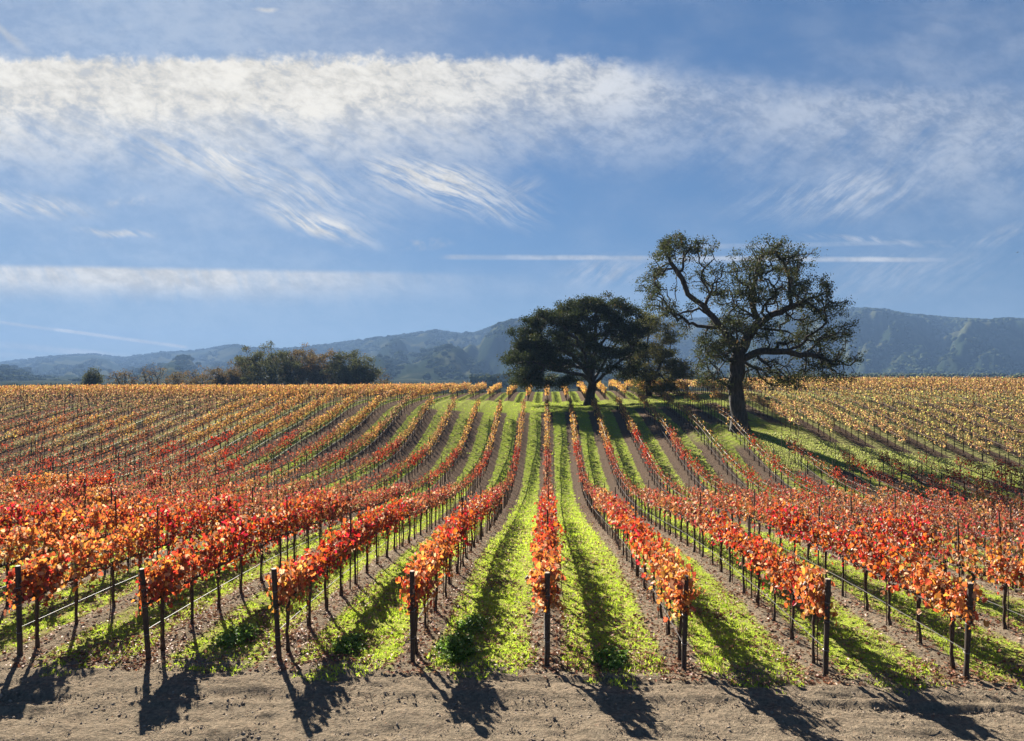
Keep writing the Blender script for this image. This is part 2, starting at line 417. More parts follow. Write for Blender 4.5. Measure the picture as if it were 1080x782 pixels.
# row extents
GRASS0 = 13.6
def row_segments(k):
    if k >= 8:
        f = np.interp(k, [8, 10, 13, 20, 30], [58, 57, 54.5, 52, 52])
        return [(13.05, 50.0, 'red'), (f, 112, 'gold')]
    if k == 7: return [(13.05, 53.5, 'red'), (66, 78, 'mid'), (90, 112, 'mid')]
    if k >= -5: return [(13.05, 78.0, 'mid'), (92.5, 116, 'mid')]
    return [(13.05, 118, 'left')]

def berm(x, y):
    dx = np.abs((x / SP) - np.round(x / SP)) * SP
    return 0.07 * np.exp(-(dx / .32) ** 2) * smooth(13.2, 15, y)
def terrain():
    def axis(parts):
        o = []
        for a, b, st in parts: o.append(np.arange(a, b, st))
        return np.concatenate(o)
    ys = axis([(-6, 8, 1.0), (8, 9, .2), (9, 17, .065), (17, 34, .14), (34, 120, .55), (120, 260, 7)])
    ys = np.concatenate([-np.geomspace(400, 8, 10), ys, np.geomspace(260, 4100, 30)])
    xs = axis([(-13, 13, .085), (13, 16.5, .2), (16.5, 90, .6)])
    xs = np.concatenate([-np.geomspace(7000, 90, 30)[:-1], -np.arange(13.2, 90, .6)[::-1], xs, np.geomspace(91, 7000, 30)])
    xs = np.unique(np.round(xs, 4)); ys = np.unique(np.round(ys, 4))
    X, Y = np.meshgrid(xs, ys)
    Z = ground(X, Y)
    near = smooth(60, 30, Y) if False else np.clip((60 - Y) / 30, 0, 1) * (Y > 0) * (np.abs(X) < 17)
    hd = np.clip((13.5 - Y) / 1.0, 0, 1)      # headland: worked soil with faint tractor lines running across
    rough = (fbm(X * 2.2, Y * 2.2, 3, 4) - .5) * .09 + (fbm(X * 6, Y * 6, 9, 3) - .5) * .065
    lines = (fbm(X * .35, Y * 5.5, 21, 3) - .5) * .14 * hd
    wv = (fbm(X * .25, X * 0 + 3, 55, 2) - .5) * .5
    rut = sum(-.026 * np.exp(-((Y - yc - wv) / .17) ** 2) + .012 * np.exp(-((Y - yc - wv - .27) / .10) ** 2) for yc in (9.9, 11.6)) * (1 + .5 * np.sin(X * 26))
    Z = Z + near * (rough + lines + rut) + berm(X, Y) * (np.abs(X) < 90) * (Y < 118)
    ny, nx = X.shape
    i = np.arange(ny - 1)[:, None] * nx + np.arange(nx - 1)[None]
    q = np.stack([i, i + 1, i + nx + 1, i + nx], -1).reshape(-1)
    b = MB(); b.add(np.stack([X, Y, Z], -1), q, np.full((ny - 1) * (nx - 1), 4))
    # material
    m, t, out = new_mat('vineyard_ground')
    geo = t.n.new('ShaderNodeNewGeometry'); pos = geo.outputs['Position']; p = t.sep(pos)
    wob = t.noise(pos, .9, 3, .5); wob2 = t.noise(pos, 5.0, 4, .6)
    kx = t.div(p[0], SP); fr = t.m('FRACT', t.add(kx, 100.5))
    dx = t.mul(t.m('ABSOLUTE', t.sub(fr, .5)), SP)            # metres from the row line
    edge = t.add(dx, t.add(t.mul(t.sub(wob, .5), .35), t.mul(t.sub(wob2, .5), .35)))
    gm = t.ss(t.sub(edge, t.ss(p[1], 22, 46, 0.0, .27)), .26, .40)
    # rows start past the headland
    hstart = t.ss(t.add(p[1], t.add(t.mul(t.sub(wob2, .5), 1.0), t.sub(t.mul(t.sub(wob, .5), .8), t.mul(t.ss(dx, .3, 1.0), .55)))), 12.75, 13.1)
    gm = t.mul(gm, hstart)
    # grass everywhere on the track and under the trees
    kpath = t.mul(t.mul(t.ss(p[1], 77.5, 78.5), t.ss(p[1], 93, 91.5)), t.ss(p[0], -13.5, -12.0))
    trackr = t.mul(t.mul(t.ss(p[1], 49.5, 50.5), t.ss(t.add(p[1], t.mul(t.sub(p[0], 19), .25)), 58.5, 57.0)), t.ss(p[0], 15.5, 17.5))
    knoll = t.ss(t.m('SQRT', t.add(t.m('POWER', t.sub(p[0], 16), 2.0), t.m('POWER', t.sub(p[1], 60), 2.0))), 5.0, 3.5)
    gm = t.m('MAXIMUM', gm, t.m('MAXIMUM', kpath, t.m('MAXIMUM', trackr, knoll)))
    gm = t.mul(gm, t.ss(wob2, .26, .38))
    far = t.ss(p[1], 118, 130)
    # dry, thin cover on the far left and right slopes
    dry = t.m('MAXIMUM', t.mul(t.ss(p[0], -16, -30), t.ss(p[1], 30, 48)), t.mul(t.ss(p[0], 17, 24), t.ss(p[1], 50, 56)))
    n1 = t.noise(pos, 2.5, 5, .65); n2 = t.noise(pos, 14, 5, .65); n3 = t.noise(pos, 60, 4, .6)
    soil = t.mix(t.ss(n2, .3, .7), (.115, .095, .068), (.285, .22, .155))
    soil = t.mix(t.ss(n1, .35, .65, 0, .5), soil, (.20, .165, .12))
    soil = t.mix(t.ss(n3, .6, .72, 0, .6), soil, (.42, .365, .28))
    grass = t.mix(t.ss(n2, .3, .7), (.18, .23, .035), (.37, .43, .065))
    grass = t.mix(t.ss(t.add(t.mul(n1, .6), t.mul(n3, .4)), .50, .60, 0, .8), grass, (.27, .21, .13))
    lf = t.ss(t.noise(pos, 24, 3, .6), .64, .70)
    grass = t.mix(t.mul(lf, .8), grass, (.26, .14, .07))
    soil = t.mix(t.mul(lf, .5), soil, (.22, .09, .05))
    dgrass = t.mix(t.ss(n2, .35, .65), (.16, .15, .065), (.28, .25, .12))
    ax = t.m('ABSOLUTE', p[0])
    grass = t.mix(t.mul(t.ss(ax, 3.5, 9, 0, .65), t.ss(n1, .40, .58)), grass, (.19, .14, .085))
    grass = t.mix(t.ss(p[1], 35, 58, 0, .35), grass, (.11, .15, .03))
    grass = t.mix(t.mul(dry, t.ss(p[0], -5, 5, .9, .75)), grass, dgrass)
    soil = t.mix(t.mul(dry, .6), soil, (.12, .085, .058))
    soil = t.mix(t.ss(p[1], 22, 42, 0, .75), soil, (.082, .056, .042))  # soil strips darker farther out, vine-row shade put into their colour
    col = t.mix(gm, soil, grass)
    farc = t.mix(t.ss(t.noise(pos, .02, 4, .5), .4, .6), (.016, .022, .012), (.034, .038, .02))
    col = t.mix(far, col, farc)
    # furrow treads across the grass strips
    tread = t.m('SINE', t.mul(t.add(t.mul(p[0], -.7), t.add(p[1], t.mul(wob, 1.2))), 9.0))
    h = t.add(t.mul(n1, .30), t.add(t.mul(n2, .5), t.mul(n3, .22)))
    h = t.add(h, t.mul(t.mul(gm, t.ss(p[1], 20, 40)), t.mul(tread, .10)))
    h = t.mul(h, t.ss(p[1], 160, 110))
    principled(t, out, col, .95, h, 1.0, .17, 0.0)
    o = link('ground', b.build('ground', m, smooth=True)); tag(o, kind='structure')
    return o
terrain()

# ------------------------------------------------------------------ vines
TRUNK_H = .95
# grape leaf outline (unit size), folded along the midrib, tip at +y
LEAF_V = np.array([(0, 0, 0), (.30, -.10, .06), (.55, .22, .14), (.36, .42, .07), (.38, .70, .10), (0, 1, -.03), (-.38, .70, .10), (-.36, .42, .07), (-.55, .22, .14), (-.30, -.10, .06)], float)
LEAF_L = [0, 1, 2, 3, 4, 5, 0, 5, 6, 7, 8, 9]
LEAF_S = [6, 6]
SML_V = np.array([(0, -.05, 0), (.48, .38, .12), (0, 1, -.05), (-.48, .38, .12)], float)
SML_L = [0, 1, 2, 0, 2, 3]; SML_S = [3, 3]

def vine_leaves(r, shoots=12, per=20, length=1.22, thin=1.0, size=.095, tall=1.0):
    P = []
    cane = []
    for i in range(shoots):
        y0 = (i + r.random()) / shoots * length - length / 2
        sgn = r.choice([-1, 1]); lean = sgn * r.uniform(.02, .25); ly = r.normal(0, .12)
        H = r.uniform(.44, .76) * tall
        pts = []
        for k in range(6):
            s_ = k / 5
            pts.append((lean * s_ ** 1.3 + r.normal(0, .012), y0 + ly * s_, TRUNK_H + .04 + H * s_ - .14 * s_ ** 3 * abs(lean) * 3))
        pts = np.array(pts); cane.append(pts)
        n = max(1, int(per * r.uniform(.6, 1.2) * thin))
        tt = r.random(n) ** .85
        q = np.stack([np.interp(tt, np.linspace(0, 1, 6), pts[:, j]) for j in range(3)], -1)
        q += r.normal(0, 1, (n, 3)) * np.array([.072, .075, .06])
        P.append(q)
        if r.random() < .5 * thin:      # side shoots that hang below the cordon
            m_ = r.integers(3, 8); q = np.stack([r.normal(sgn * .16, .07, m_), y0 + r.normal(0, .08, m_), TRUNK_H + .1 - r.random(m_) * .28], -1); P.append(q)
    P = np.concatenate(P); n = len(P)
    nr = r.normal(0, 1, (n, 3)); nr[:, 2] *= .55; nr[:, 0] += np.sign(P[:, 0]) * .5
    fw = np.stack([r.normal(0, .55, n), r.normal(0, .55, n), -np.abs(r.normal(.8, .5, n))], -1)
    return P, rot_frames(fw, nr), size * np.clip(r.lognormal(-.05, .30, n), .5, 1.45), cane

def vine_protos(n, r, **kw):
    out = []
    for i in range(n):
        P, M, sc, cane = vine_leaves(r, **kw)
        b = MB(); b.template(LEAF_V, LEAF_L, LEAF_S, M, P, np.stack([sc * r.uniform(.8, 1.1, len(sc)), sc, sc * r.uniform(.5, 2.0, len(sc))], -1), 0, r.random((len(P), 3)))
        fol = b.build('vine_foliage', M_LEAF, attr=True)
        c = MB()
        ys = np.linspace(-.63, .63, 13)
        c.tube(np.stack([r.normal(0, .012, 13), ys, TRUNK_H + r.normal(0, .012, 13) - .02 + .05 * np.abs(ys)], -1), .021 + r.random(13) * .014, 6)
        for y in np.arange(-.55, .6, .11):     # knobbly spurs
            c.tube([(0, y, TRUNK_H - .01), (r.normal(0, .01), y + r.normal(0, .01), TRUNK_H + .07)], [.02, .011], 5)
        for pts in cane: c.tube(pts, np.linspace(.0055, .0028, 6), 4, 1)
        cor = c.build('cordon', [M_WOOD, M_CANE], smooth=True)
        tmb = MB(); z = np.linspace(-.08, TRUNK_H, 9)
        wob = np.cumsum(r.normal(0, .010, (9, 2)), 0); wob -= wob[-1] * (z / TRUNK_H)[:, None] * .8
        tmb.tube(np.stack([wob[:, 0] + .02, wob[:, 1], z], -1), np.array([.045, .036, .03, .027, .026, .028, .03, .035, .03]) * r.uniform(.85, 1.15), 7)
        tr = tmb.build('trunk', M_WOOD, smooth=True)
        out.append((fol, cor, tr))
    return out
PR = np.random.default_rng(11)
FULL = vine_protos(9, PR, per=34, shoots=14, size=.076, tall=.92)
FRONT = vine_protos(3, PR, per=46, shoots=16, size=.08)
TALL = vine_protos(7, PR, thin=.88, per=38, shoots=13, size=.078, tall=1.22)
MID = vine_protos(6, PR, thin=.66, per=38, size=.075, tall=1.0)
THIN = vine_protos(6, PR, thin=.42, per=38, size=.073, tall=1.02)
sb = MB(); sb.tube([(-.035, .01, -.1), (-.035, .01, 1.35)], .011, 5); STAKE = sb.build('stake', M_STEEL)

GOLD = np.array((.60, .34, .09)); ORANGE = np.array((.64, .20, .06)); REDOR = np.array((.56, .095, .035)); CRIM = np.array((.46, .046, .022)); BROWN = np.array((.24, .11, .065)); PALE = np.array((.66, .47, .20)); AMBER = np.array((.52, .25, .08)); RUST = np.array((.34, .065, .04))
DULL = np.array((.34, .21, .10)); OLIVE = np.array((.50, .37, .13))
def zone(X, d, seg):
    """colour and leafiness of a vine"""
    n1 = float(fbm(X * .16 + 31, d * .10, 5, 3)); n2 = float(fbm(X * .5, d * .45 + 9, 8, 2)); n3 = float(vnoise(X * 1.7, d * 1.3, 77)); n4 = float(vnoise(X * 2.3 + 7, d * 2.1, 99))
    if n4 > .93 and d > 17: return DULL, .12                  # a weak or missing vine
    if seg == 'gold':
        front = float(max(0.0, 1 - (d - 56) / 15) * (1 if X < 27 else 0)); crest = float(smooth(79, 87, d))
        spot = float(smooth(.58, .68, n2)); rich = min(1.0, 1.3 * front + crest + .8 * spot)
        c = OLIVE * (1 - rich) + (PALE * (1 - .5 * n3) + AMBER * .5 * n3) * rich
        if d > 76: c = c * .4 + (AMBER * .6 + PALE * .4) * .6
        return c, min(1.0, .52 + .25 * n3 + .6 * rich)
    red_end = 61 + 5 * (n2 - .5) - max(0.0, -X - 8) * .33 - float(smooth(8, 14, X)) * 8
    if d < red_end:
        w = smooth(12.5, 18.5, d + (n2 - .5) * 8 + (n4 - .5) * 5)                 # orange in front, red behind
        c = ORANGE * (1 - w) + REDOR * w
        w2 = smooth(15, 20.5, d + (n1 - .5) * 12 + (n4 - .5) * 6)
        c = c * (1 - w2) + CRIM * w2
        w3 = smooth(.46, .60, float(fbm(X * .22 + 3, d * .13 + 5, 19, 3))) * smooth(19, 27, d)
        c = c * (1 - w3) + RUST * w3
        if n3 > .72 and d > 26: c = c * .6 + GOLD * .4
        thin = float(np.clip((d - 20) / 8, 0, 1) * np.clip((56 - d) / 6, 0, 1))
        if X > 8 and d > 38: thin *= .55
        dens = 1.0 - thin * (.2 + .5 * smooth(.6, .42, n1)) * (.8 + .4 * n3)
        clump = smooth(.42, .60, n2)
        if X > 5.5: dens *= 1 - .68 * smooth(14.5, 18, d) * (1 - clump)
        if X < -8: dens *= 1 - .55 * smooth(16, 23, d) * (1 - clump)
        if abs(X) <= 8: dens *= 1 - .5 * smooth(20, 30, d) * (1 - clump)
        if dens < .6: c = c * .65 + BROWN * .35
        return c, float(max(.25, dens))
    c = AMBER * .6 + GOLD * .4 if n3 > .5 else GOLD
    if seg == 'left':
        rich = min(1.0, float(smooth(73, 84, d)) + float(smooth(.52, .64, n1)) + .4 * float(n4 > .8))
        c = DULL * (1 - rich) + (AMBER * (.4 + .5 * n3) + GOLD * (.6 - .5 * n3)) * rich
        if n2 > .60 and d < 66: c = c * .4 + RUST * .6
        return c, min(1.0, .42 + .2 * n3 + .5 * rich)
    if X < -8: c = c * .7 + DULL * .3
    dens = .6
    if 9 < X < 18.5 and d < 72: dens = .06
    if d > 78: dens = 1.0
    return c, min(1.0, float(dens))

vines = []
for k in range(-46, 46):
    X = k * SP
    for (a, b_, seg) in row_segments(k):
        n = int((b_ - a) / 1.22)
        for i in range(n):
            d = a + .55 + i * 1.22
            px, dep = px_of(X, d)
            if dep < 5 or px < -130 or px > 1210: continue
            vines.append((k, i, X, d, seg, px, dep))
vines.sort(key=lambda v: v[6])
V = np.array([(v[2], v[3]) for v in vines]); VZ = ground(V[:, 0], V[:, 1]) + .06
keep_ = np.random.default_rng(2).random(len(vines)) > .0
SL = (ground(V[:, 0], V[:, 1] + .6) - ground(V[:, 0], V[:, 1] - .6)) / 1.2
ORD = ['zeroth', 'first', 'second', 'third', 'fourth', 'fifth', 'sixth', 'seventh', 'eighth', 'ninth', 'tenth', 'eleventh', 'twelfth', 'thirteenth', 'fourteenth', 'fifteenth', 'sixteenth', 'seventeenth', 'eighteenth', 'nineteenth', 'twentieth',
       'twenty-first', 'twenty-second', 'twenty-third', 'twenty-fourth', 'twenty-fifth', 'twenty-sixth', 'twenty-seventh', 'twenty-eighth', 'twenty-ninth', 'thirtieth']
def row_phrase(k):
    if k == 0: return 'the middle row'
    side = 'left' if k < 0 else 'right'
    return f'the {ORD[abs(k)]} row {side} of middle'
def colour_word(c):
    h = c[1] / max(c[0], 1e-3)
    return 'golden' if h > .42 else 'orange' if h > .2 else 'red-orange' if h > .10 else 'crimson'
near_set = []
cnt = 0
far_idx = []
NV = 296
for i, v in enumerate(vines):
    vis = -15 < v[5] < 1095
    if vis and cnt < NV: near_set.append(i); cnt += 1
    else: far_idx.append(i)
proto_r = random.Random(3)
for i in near_set:
    k, idx, X, d, seg, px, dep = vines[i]
    c, dens = zone(X, d, seg)
    pool = FRONT if idx == 0 else ((TALL if abs(X) > 6 else FULL) if dens > (.7 if abs(X) > 6 else .85) else MID if dens > .55 else THIN)
    fol, cor, tr = proto_r.choice(pool)
    o = empty('grapevine', (X + proto_r.gauss(0, .015), d, VZ[i]), math.pi if proto_r.random() < .5 else 0)
    thin = '' if dens > .55 else 'thin-leaved '
    tag(o, f'{thin}{colour_word(c)} grapevine, {ORD[idx + 1]} from the front in {row_phrase(k)}', 'grapevine', 'autumn grapevines trained in rows')
    flip = o.rotation_euler[2] > 1
    pitch = math.atan(SL[i]) * (-1 if flip else 1)
    f = link('foliage', fol, o); f.color = (*[float(x) for x in c], 1)
    z0 = Vector((0, 0, TRUNK_H))
    for ch in (f, link('cordon', cor, o)):
        ch.rotation_euler = (pitch, 0, 0)
        ch.location = z0 - Matrix.Rotation(pitch, 3, 'X') @ z0
    f.scale = (1 + proto_r.uniform(-.08, .12), 1, 1)
    link('trunk', tr, o)
    link('stake', STAKE, o)

# the vines beyond the nearest three hundred: one mass
def far_vines():
    r = np.random.default_rng(5); b = MB()
    Ls, Ms, Ss, Cs = [], [], [], []
    for i in far_idx:
        k, idx, X, d, seg, px, dep = vines[i]
        c, dens = zone(X, d, seg)
        z = VZ[i]; s = SL[i]
        lod = 1.0 if dep < 50 else .72 if dep < 70 else .5
        P, M, sc, cane = vine_leaves(r, shoots=10, per=24 * lod, thin=dens * .9, size=.084 / lod ** .55, tall=.82 if abs(X) < 9 and d > 24 else 1.05)
        P[:, 2] += P[:, 1] * s
        P += np.array([X, d, z])
        n = len(P)
        v_ = r.uniform(.32, 1.0, n)[:, None]; hue = r.normal(0, .12, n)
        cc = np.tile(c, (n, 1)) * v_; cc[:, 1] *= np.exp(hue * 1.8)
        u_ = r.random(n); br = u_ < .13; cc[br] = BROWN * .6; pl = u_ > .88; cc[pl] = cc[pl] * .35 + np.array((.36, .25, .15)) * .62  # brown leaves, and pale ones with highlights painted into their colour
        Ls.append(P); Ms.append(M); Ss.append(sc); Cs.append(cc)
        # wood
        x0 = X + r.normal(0, .02)
        b.tube([(x0, d, z - .08), (x0 + r.normal(0, .015), d + r.normal(0, .02), z + .5), (x0, d, z + TRUNK_H)], [.034, .026, .03], 4, 1, False)
        b.tube([(X - .04, d, z), (X - .04, d, z + 1.35)], .011, 3, 1, False)
        b.tube([(X, d - .62, z + TRUNK_H - .62 * s), (X + r.normal(0, .01), d, z + TRUNK_H), (X, d + .62, z + TRUNK_H + .62 * s)], .032, 4, 1, False)
        if dep < 95:
            for pts in cane:
                q = pts[[0, 3, 5]].copy(); q[:, 2] += q[:, 1] * s
                b.tube(q + np.array([X, d, z]), .007 if dep < 50 else .010, 3, 2, False)
    P = np.concatenate(Ls); M = np.concatenate(Ms); sc = np.concatenate(Ss); C = np.concatenate(Cs)
    b.template(SML_V, SML_L, SML_S, M, P, np.stack([sc, sc, sc], -1), 0, C)
    o = link('distant_grapevines', b.build('distant_grapevines', [M_LEAFFAR, M_WOOD, M_CANE], attr=True))
    tag(o, 'rows of red and golden grapevines climbing the slopes behind the nearest vines', 'grapevines', None, 'stuff')
far_vines()

# ------------------------------------------------------------------ posts, wires and hoses
def end_post_mesh(r):
    b = MB(); h = 1.66 + r.uniform(-.04, .04); n = 9; z = np.linspace(-.15, h, n)
    b.tube(np.stack([r.normal(0, .003, n), r.normal(0, .003, n), z], -1), .046 + r.normal(0, .0018, n), 12)
    body = b.build('end_post', M_POST, smooth=False)
    c = MB(); c.tube([(0, 0, h + .002), (0, 0, h + .012)], [.045, .040], 12); cap = c.build('post_top', M_POSTTOP)
    w = MB()
    for zz in (.46, .97, 1.3):                       # wire wraps
        th = np.linspace(0, 2 * np.pi, 14); w.tube(np.stack([.051 * np.cos(th), .051 * np.sin(th), zz + .01 * np.sin(th)], -1), .004, 4, 0, False)
    wr = w.build('wire_wrap', M_WIRE)
    return body, cap, wr
er = np.random.default_rng(21)
EP = [end_post_mesh(er) for _ in range(4)]
EPDESC = {-4: 'dark end post at the far left edge, bent shadow at its foot', -3: 'dark end post whose shadow falls straight toward the camera',
          -2: 'dark end post second left of the middle-row post, beside orange-red leaves', -1: 'dark end post just left of the tall green weed clump',
          0: 'dark end post at the head of the middle row, pale sawn top', 1: 'dark end post first right of the middle row, under hanging orange leaves',
          2: 'dark end post second right of the middle row, beside an orange vine', 3: 'dark end post nearest the right edge, leaning slightly'}
for k in range(-4, 4):
    X = k * SP; d = 13.12 + er.uniform(-.08, .12)
    o = empty('end_post', (X, d, gz(X, d)))
    o.rotation_euler = (R(3.5 + er.uniform(-1, 2)), R(er.uniform(-2.2, 2.2)), er.uniform(0, 6) * 0)
    tag(o, EPDESC.get(k, f'dark end post outside the picture edge, {row_phrase(k)}'), 'post', 'end posts along the headland')
    m3 = EP[(k + 8) % 4]
    link('post_body', m3[0], o); link('post_top', m3[1], o); link('wire_wrap', m3[2], o)

pm = MB()
pm.tube([(0, 0, -.1), (0, 0, 2.02)], .020, 6)
for zz in (1.25, 1.6): pm.tube([(-.05, 0, zz), (.05, 0, zz)], .008, 4)
POSTM = pm.build('line_post', M_STEEL)
posts = []
for k in range(-46, 46):
    for (a, b_, seg) in row_segments(k):
        n = int((b_ - a) / 1.22)
        for i in list(range(3 + (k * 2) % 4, n, 5)) + ([n] if seg != 'left' else []) + ([-1] if a > 20 else []):
            d = a + .55 + (i + .5) * 1.22 if i >= 0 else a + .1
            X = k * SP; px, dep = px_of(X, d)
            if dep > 5 and -60 < px < 1140: posts.append((dep, X, d, k, i, px))
posts.sort()
fp = MB(); np_ = 0; post_ct = {}
for dep, X, d, k, i, px in posts:
    z = gz(X, d) + .05
    if 0 < px < 1080 and np_ < 290:
        np_ += 1; post_ct[k] = post_ct.get(k, 0) + 1
        o = link('line_post', POSTM, None, (X + .03, d, z)); o.rotation_euler = (R(random.uniform(-2, 2)), R(random.uniform(-2, 2)), 0)
        tag(o, f'thin trellis post, {ORD[post_ct[k]]} from the front in {row_phrase(k)}', 'post', 'thin trellis posts in the rows')
    else: fp.tube([(X, d, z - .1), (X, d, z + 1.98)], .026, 4)
if fp.n: tag(link('distant_trellis_posts', fp.build('distant_trellis_posts', M_STEEL)), 'thin dark trellis posts standing through the distant rows', 'posts', None, 'stuff')

for k in range(-24, 17):
    X = k * SP; a, b_, seg = row_segments(k)[0]; b_ = min(b_, 80 if abs(k) < 9 else 70)
    ds = np.arange(13.12, b_, .6); pxs = [px_of(X, d)[0] for d in ds]
    ds = ds[[(-40 < p < 1120) for p in pxs]]
    if len(ds) < 6: continue
    zz = ground(np.full(len(ds), X), ds) + .06
    b = MB(); sag = .02 * np.abs(np.sin(ds / 1.22 * np.pi))
    b.tube(np.stack([X - .05 + 0 * ds, ds, zz + .46 - sag], -1), .008, 5)
    o = link('drip_hose', b.build('drip_hose', M_HOSE))
    tag(o, f'pale drip irrigation hose strung low along {row_phrase(k)}', 'hose', 'drip hoses along the rows')
    b = MB(); b.tube(np.stack([X + .02 + 0 * ds, ds, zz + 1.30], -1), .0035, 4)
    o = link('trellis_wire', b.build('trellis_wire', M_WIRE))
    tag(o, f'thin steel trellis wire at leaf height along {row_phrase(k)}', 'wire', 'trellis wires along the rows')

# ------------------------------------------------------------------ grass, fallen leaves, clods
def strip_points(r, n, y0, y1, grow=1.0):
    """points on the grass strips, denser near"""
    y = y0 + (y1 - y0) * r.random(n) ** grow
    x = at(540, y) + (r.random(n) - .5) * 2 * (y * .73 + 1.5)
    return x, y
def row_dx(x): return np.abs(x / SP - np.round(x / SP)) * SP
def build_grass():
    r = np.random.default_rng(17); b = MB()
    for (n, y0, y1, hh, ww, per, gr) in ((76000, 12.1, 24, .06, .018, 4, 1.0), (60000, 24, 45, .085, .035, 3, 1.0), (30000, 45, 95, .13, .075, 2, 1.0)):
        x, y = strip_points(r, n, y0, y1, gr)
        dx = row_dx(x); cover = fbm(x * 1.3, y * 1.3, 40, 3); patch = fbm(x * 4.5, y * 4.5, 44, 2)
        keep = (dx + (cover - .5) * .5 > .33 + .24 * np.clip((y - 22) / 24, 0, 1)) & (y > 13.0 - .55 * np.clip((dx - .3) / .7, 0, 1) + (cover - .5) * 1.2 + (patch - .5) * .8) & (patch > .27 + .10 * r.random(n)) & (r.random(n) < .35 + 1.1 * cover)
        keep &= ~((x > 17) & (y > 52)) & ~((x < -20) & (y > 46))
        keep &= (r.random(n) < np.clip(1.15 - .09 * (np.abs(x) - 3), .42, 1)) | (patch > .62)
        x, y, cover, patch = x[keep], y[keep], cover[keep], patch[keep]
        n = len(x); z = ground(x, y) + .0
        x = np.repeat(x, per) + r.normal(0, ww * 1.4, n * per); y = np.repeat(y, per) + r.normal(0, ww * 1.4, n * per)
        z = np.repeat(z, per) - .01; cv = np.repeat(cover, per); pt = np.repeat(patch, per); m_ = n * per
        z += np.where((y < 34), (fbm(x * 2.2, y * 2.2, 3, 4) - .5) * .09, 0)
        fw = np.stack([r.normal(0, .6, m_), r.normal(0, .6, m_), np.full(m_, .8)], -1); nr = r.normal(0, 1, (m_, 3))
        M = rot_frames(fw, nr); h = hh * r.uniform(.5, 1.5, m_) * (.6 + .9 * cv)
        a0 = np.array((.47, .58, .055)); a1 = np.array((.29, .40, .045)); a2 = np.array((.48, .40, .18))
        w = r.random(m_)[:, None]; C = a0 * w + a1 * (1 - w); dryk = (r.random(m_) < np.where(pt > .60, .55, .12))[:, None]; C = np.where(dryk, a2 * (.6 + .4 * w), C)
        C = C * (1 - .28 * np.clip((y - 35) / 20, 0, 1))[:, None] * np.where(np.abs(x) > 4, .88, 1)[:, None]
        b.template(SML_V, SML_L, SML_S, M, np.stack([x, y, z], -1), np.stack([np.full(m_, ww) * r.uniform(.6, 1.6, m_), h, h * .5], -1), 0, C)
    # the grass of the track on the right
    n = 16000; x = r.uniform(15, 34, n); y = r.uniform(50, 59, n); k = y + (x - 19) * .25 < 58
    k2 = ((x - 16) ** 2 + (y - 60) ** 2 < 20) | k; x, y = x[k2], y[k2]; n = len(x)
    M = rot_frames(np.stack([r.normal(0, .5, n), r.normal(0, .5, n), np.ones(n)], -1), r.normal(0, 1, (n, 3)))
    w = r.random(n)[:, None]; C = np.array((.24, .30, .05)) * w + np.array((.40, .38, .16)) * (1 - w)
    b.template(SML_V, SML_L, SML_S, M, np.stack([x, y, ground(x, y)], -1), np.stack([np.full(n, .07), np.full(n, .13), np.full(n, .06)], -1), 0, C)
    o = link('grass', b.build('grass', M_GRASS, attr=True)); tag(o, 'short bright green grass and weeds growing between the vine rows', 'grass', None, 'stuff')

    # fallen vine leaves
    b = MB(); n = 110000; x, y = strip_points(r, n, 12.6, 46, 1.4)
    cl = fbm(x * .9, y * .9, 60, 3); k = (r.random(n) < np.clip((cl - .40) * 2.6, .10, 1) + .25 * (row_dx(x) < .5)) & ((y > 12.9) | (r.random(n) < .35)); x, y = x[k], y[k]; n = len(x)
    z = ground(x, y) + berm(x, y) + (fbm(x * 2.2, y * 2.2, 3, 4) - .5) * .09 + r.uniform(.005, .05, n)
    nr = np.stack([r.normal(0, .45, n), r.normal(0, .45, n), np.ones(n)], -1); fw = np.stack([r.normal(0, 1, n), r.normal(0, 1, n), r.normal(0, .2, n)], -1)
    w = r.random((n, 1)); C = np.array((.26, .09, .05)) * w + np.array((.36, .24, .14)) * (1 - w); C *= r.uniform(.4, 1.1, (n, 1))
    sc = r.uniform(.035, .075, n)
    b.template(LEAF_V, LEAF_L, LEAF_S, rot_frames(fw, nr), np.stack([x, y, z], -1), np.stack([sc, sc, sc * 1.6], -1), 0, C)
    o = link('fallen_leaves', b.build('fallen_leaves', M_FALLEN, attr=True)); tag(o, 'dry brown and red leaves scattered under and between the rows', 'leaves', None, 'stuff')

    # soil clods and small stones on the headland and under the rows
    b = MB(); n = 70000; x, y = strip_points(r, n, 9.3, 26, 1.7)
    k = (y < 13.2) | (row_dx(x) < .42); x, y = x[k], y[k]; n = len(x)
    hd = np.clip((13.5 - y), 0, 1)
    z = ground(x, y) + berm(x, y) - .006 + (fbm(x * 2.2, y * 2.2, 3, 4) - .5) * .09 + (fbm(x * .35, y * 5.5, 21, 3) - .5) * .14 * hd
    oc = np.array([(1, 0, 0), (0, 1, 0), (-1, 0, 0), (0, -1, 0), (0, 0, 1), (0, 0, -1), (.6, .6, .5), (-.6, .55, .5)], float)
    ol = [0, 6, 4, 6, 1, 4, 1, 7, 4, 7, 2, 4, 2, 3, 4, 3, 0, 4, 1, 0, 5, 2, 1, 5, 3, 2, 5, 0, 3, 5, 0, 1, 6, 1, 2, 7]
    s = np.minimum(r.lognormal(-4.85, .6, n), .035)
    a = r.uniform(0, 6.28, n); M = rot_frames(np.stack([np.cos(a), np.sin(a), r.normal(0, .3, n)], -1), np.stack([r.normal(0, .3, n), r.normal(0, .3, n), np.ones(n)], -1))
    w = r.random((n, 1)); C = np.array((.15, .115, .085)) * w + np.array((.30, .24, .18)) * (1 - w)
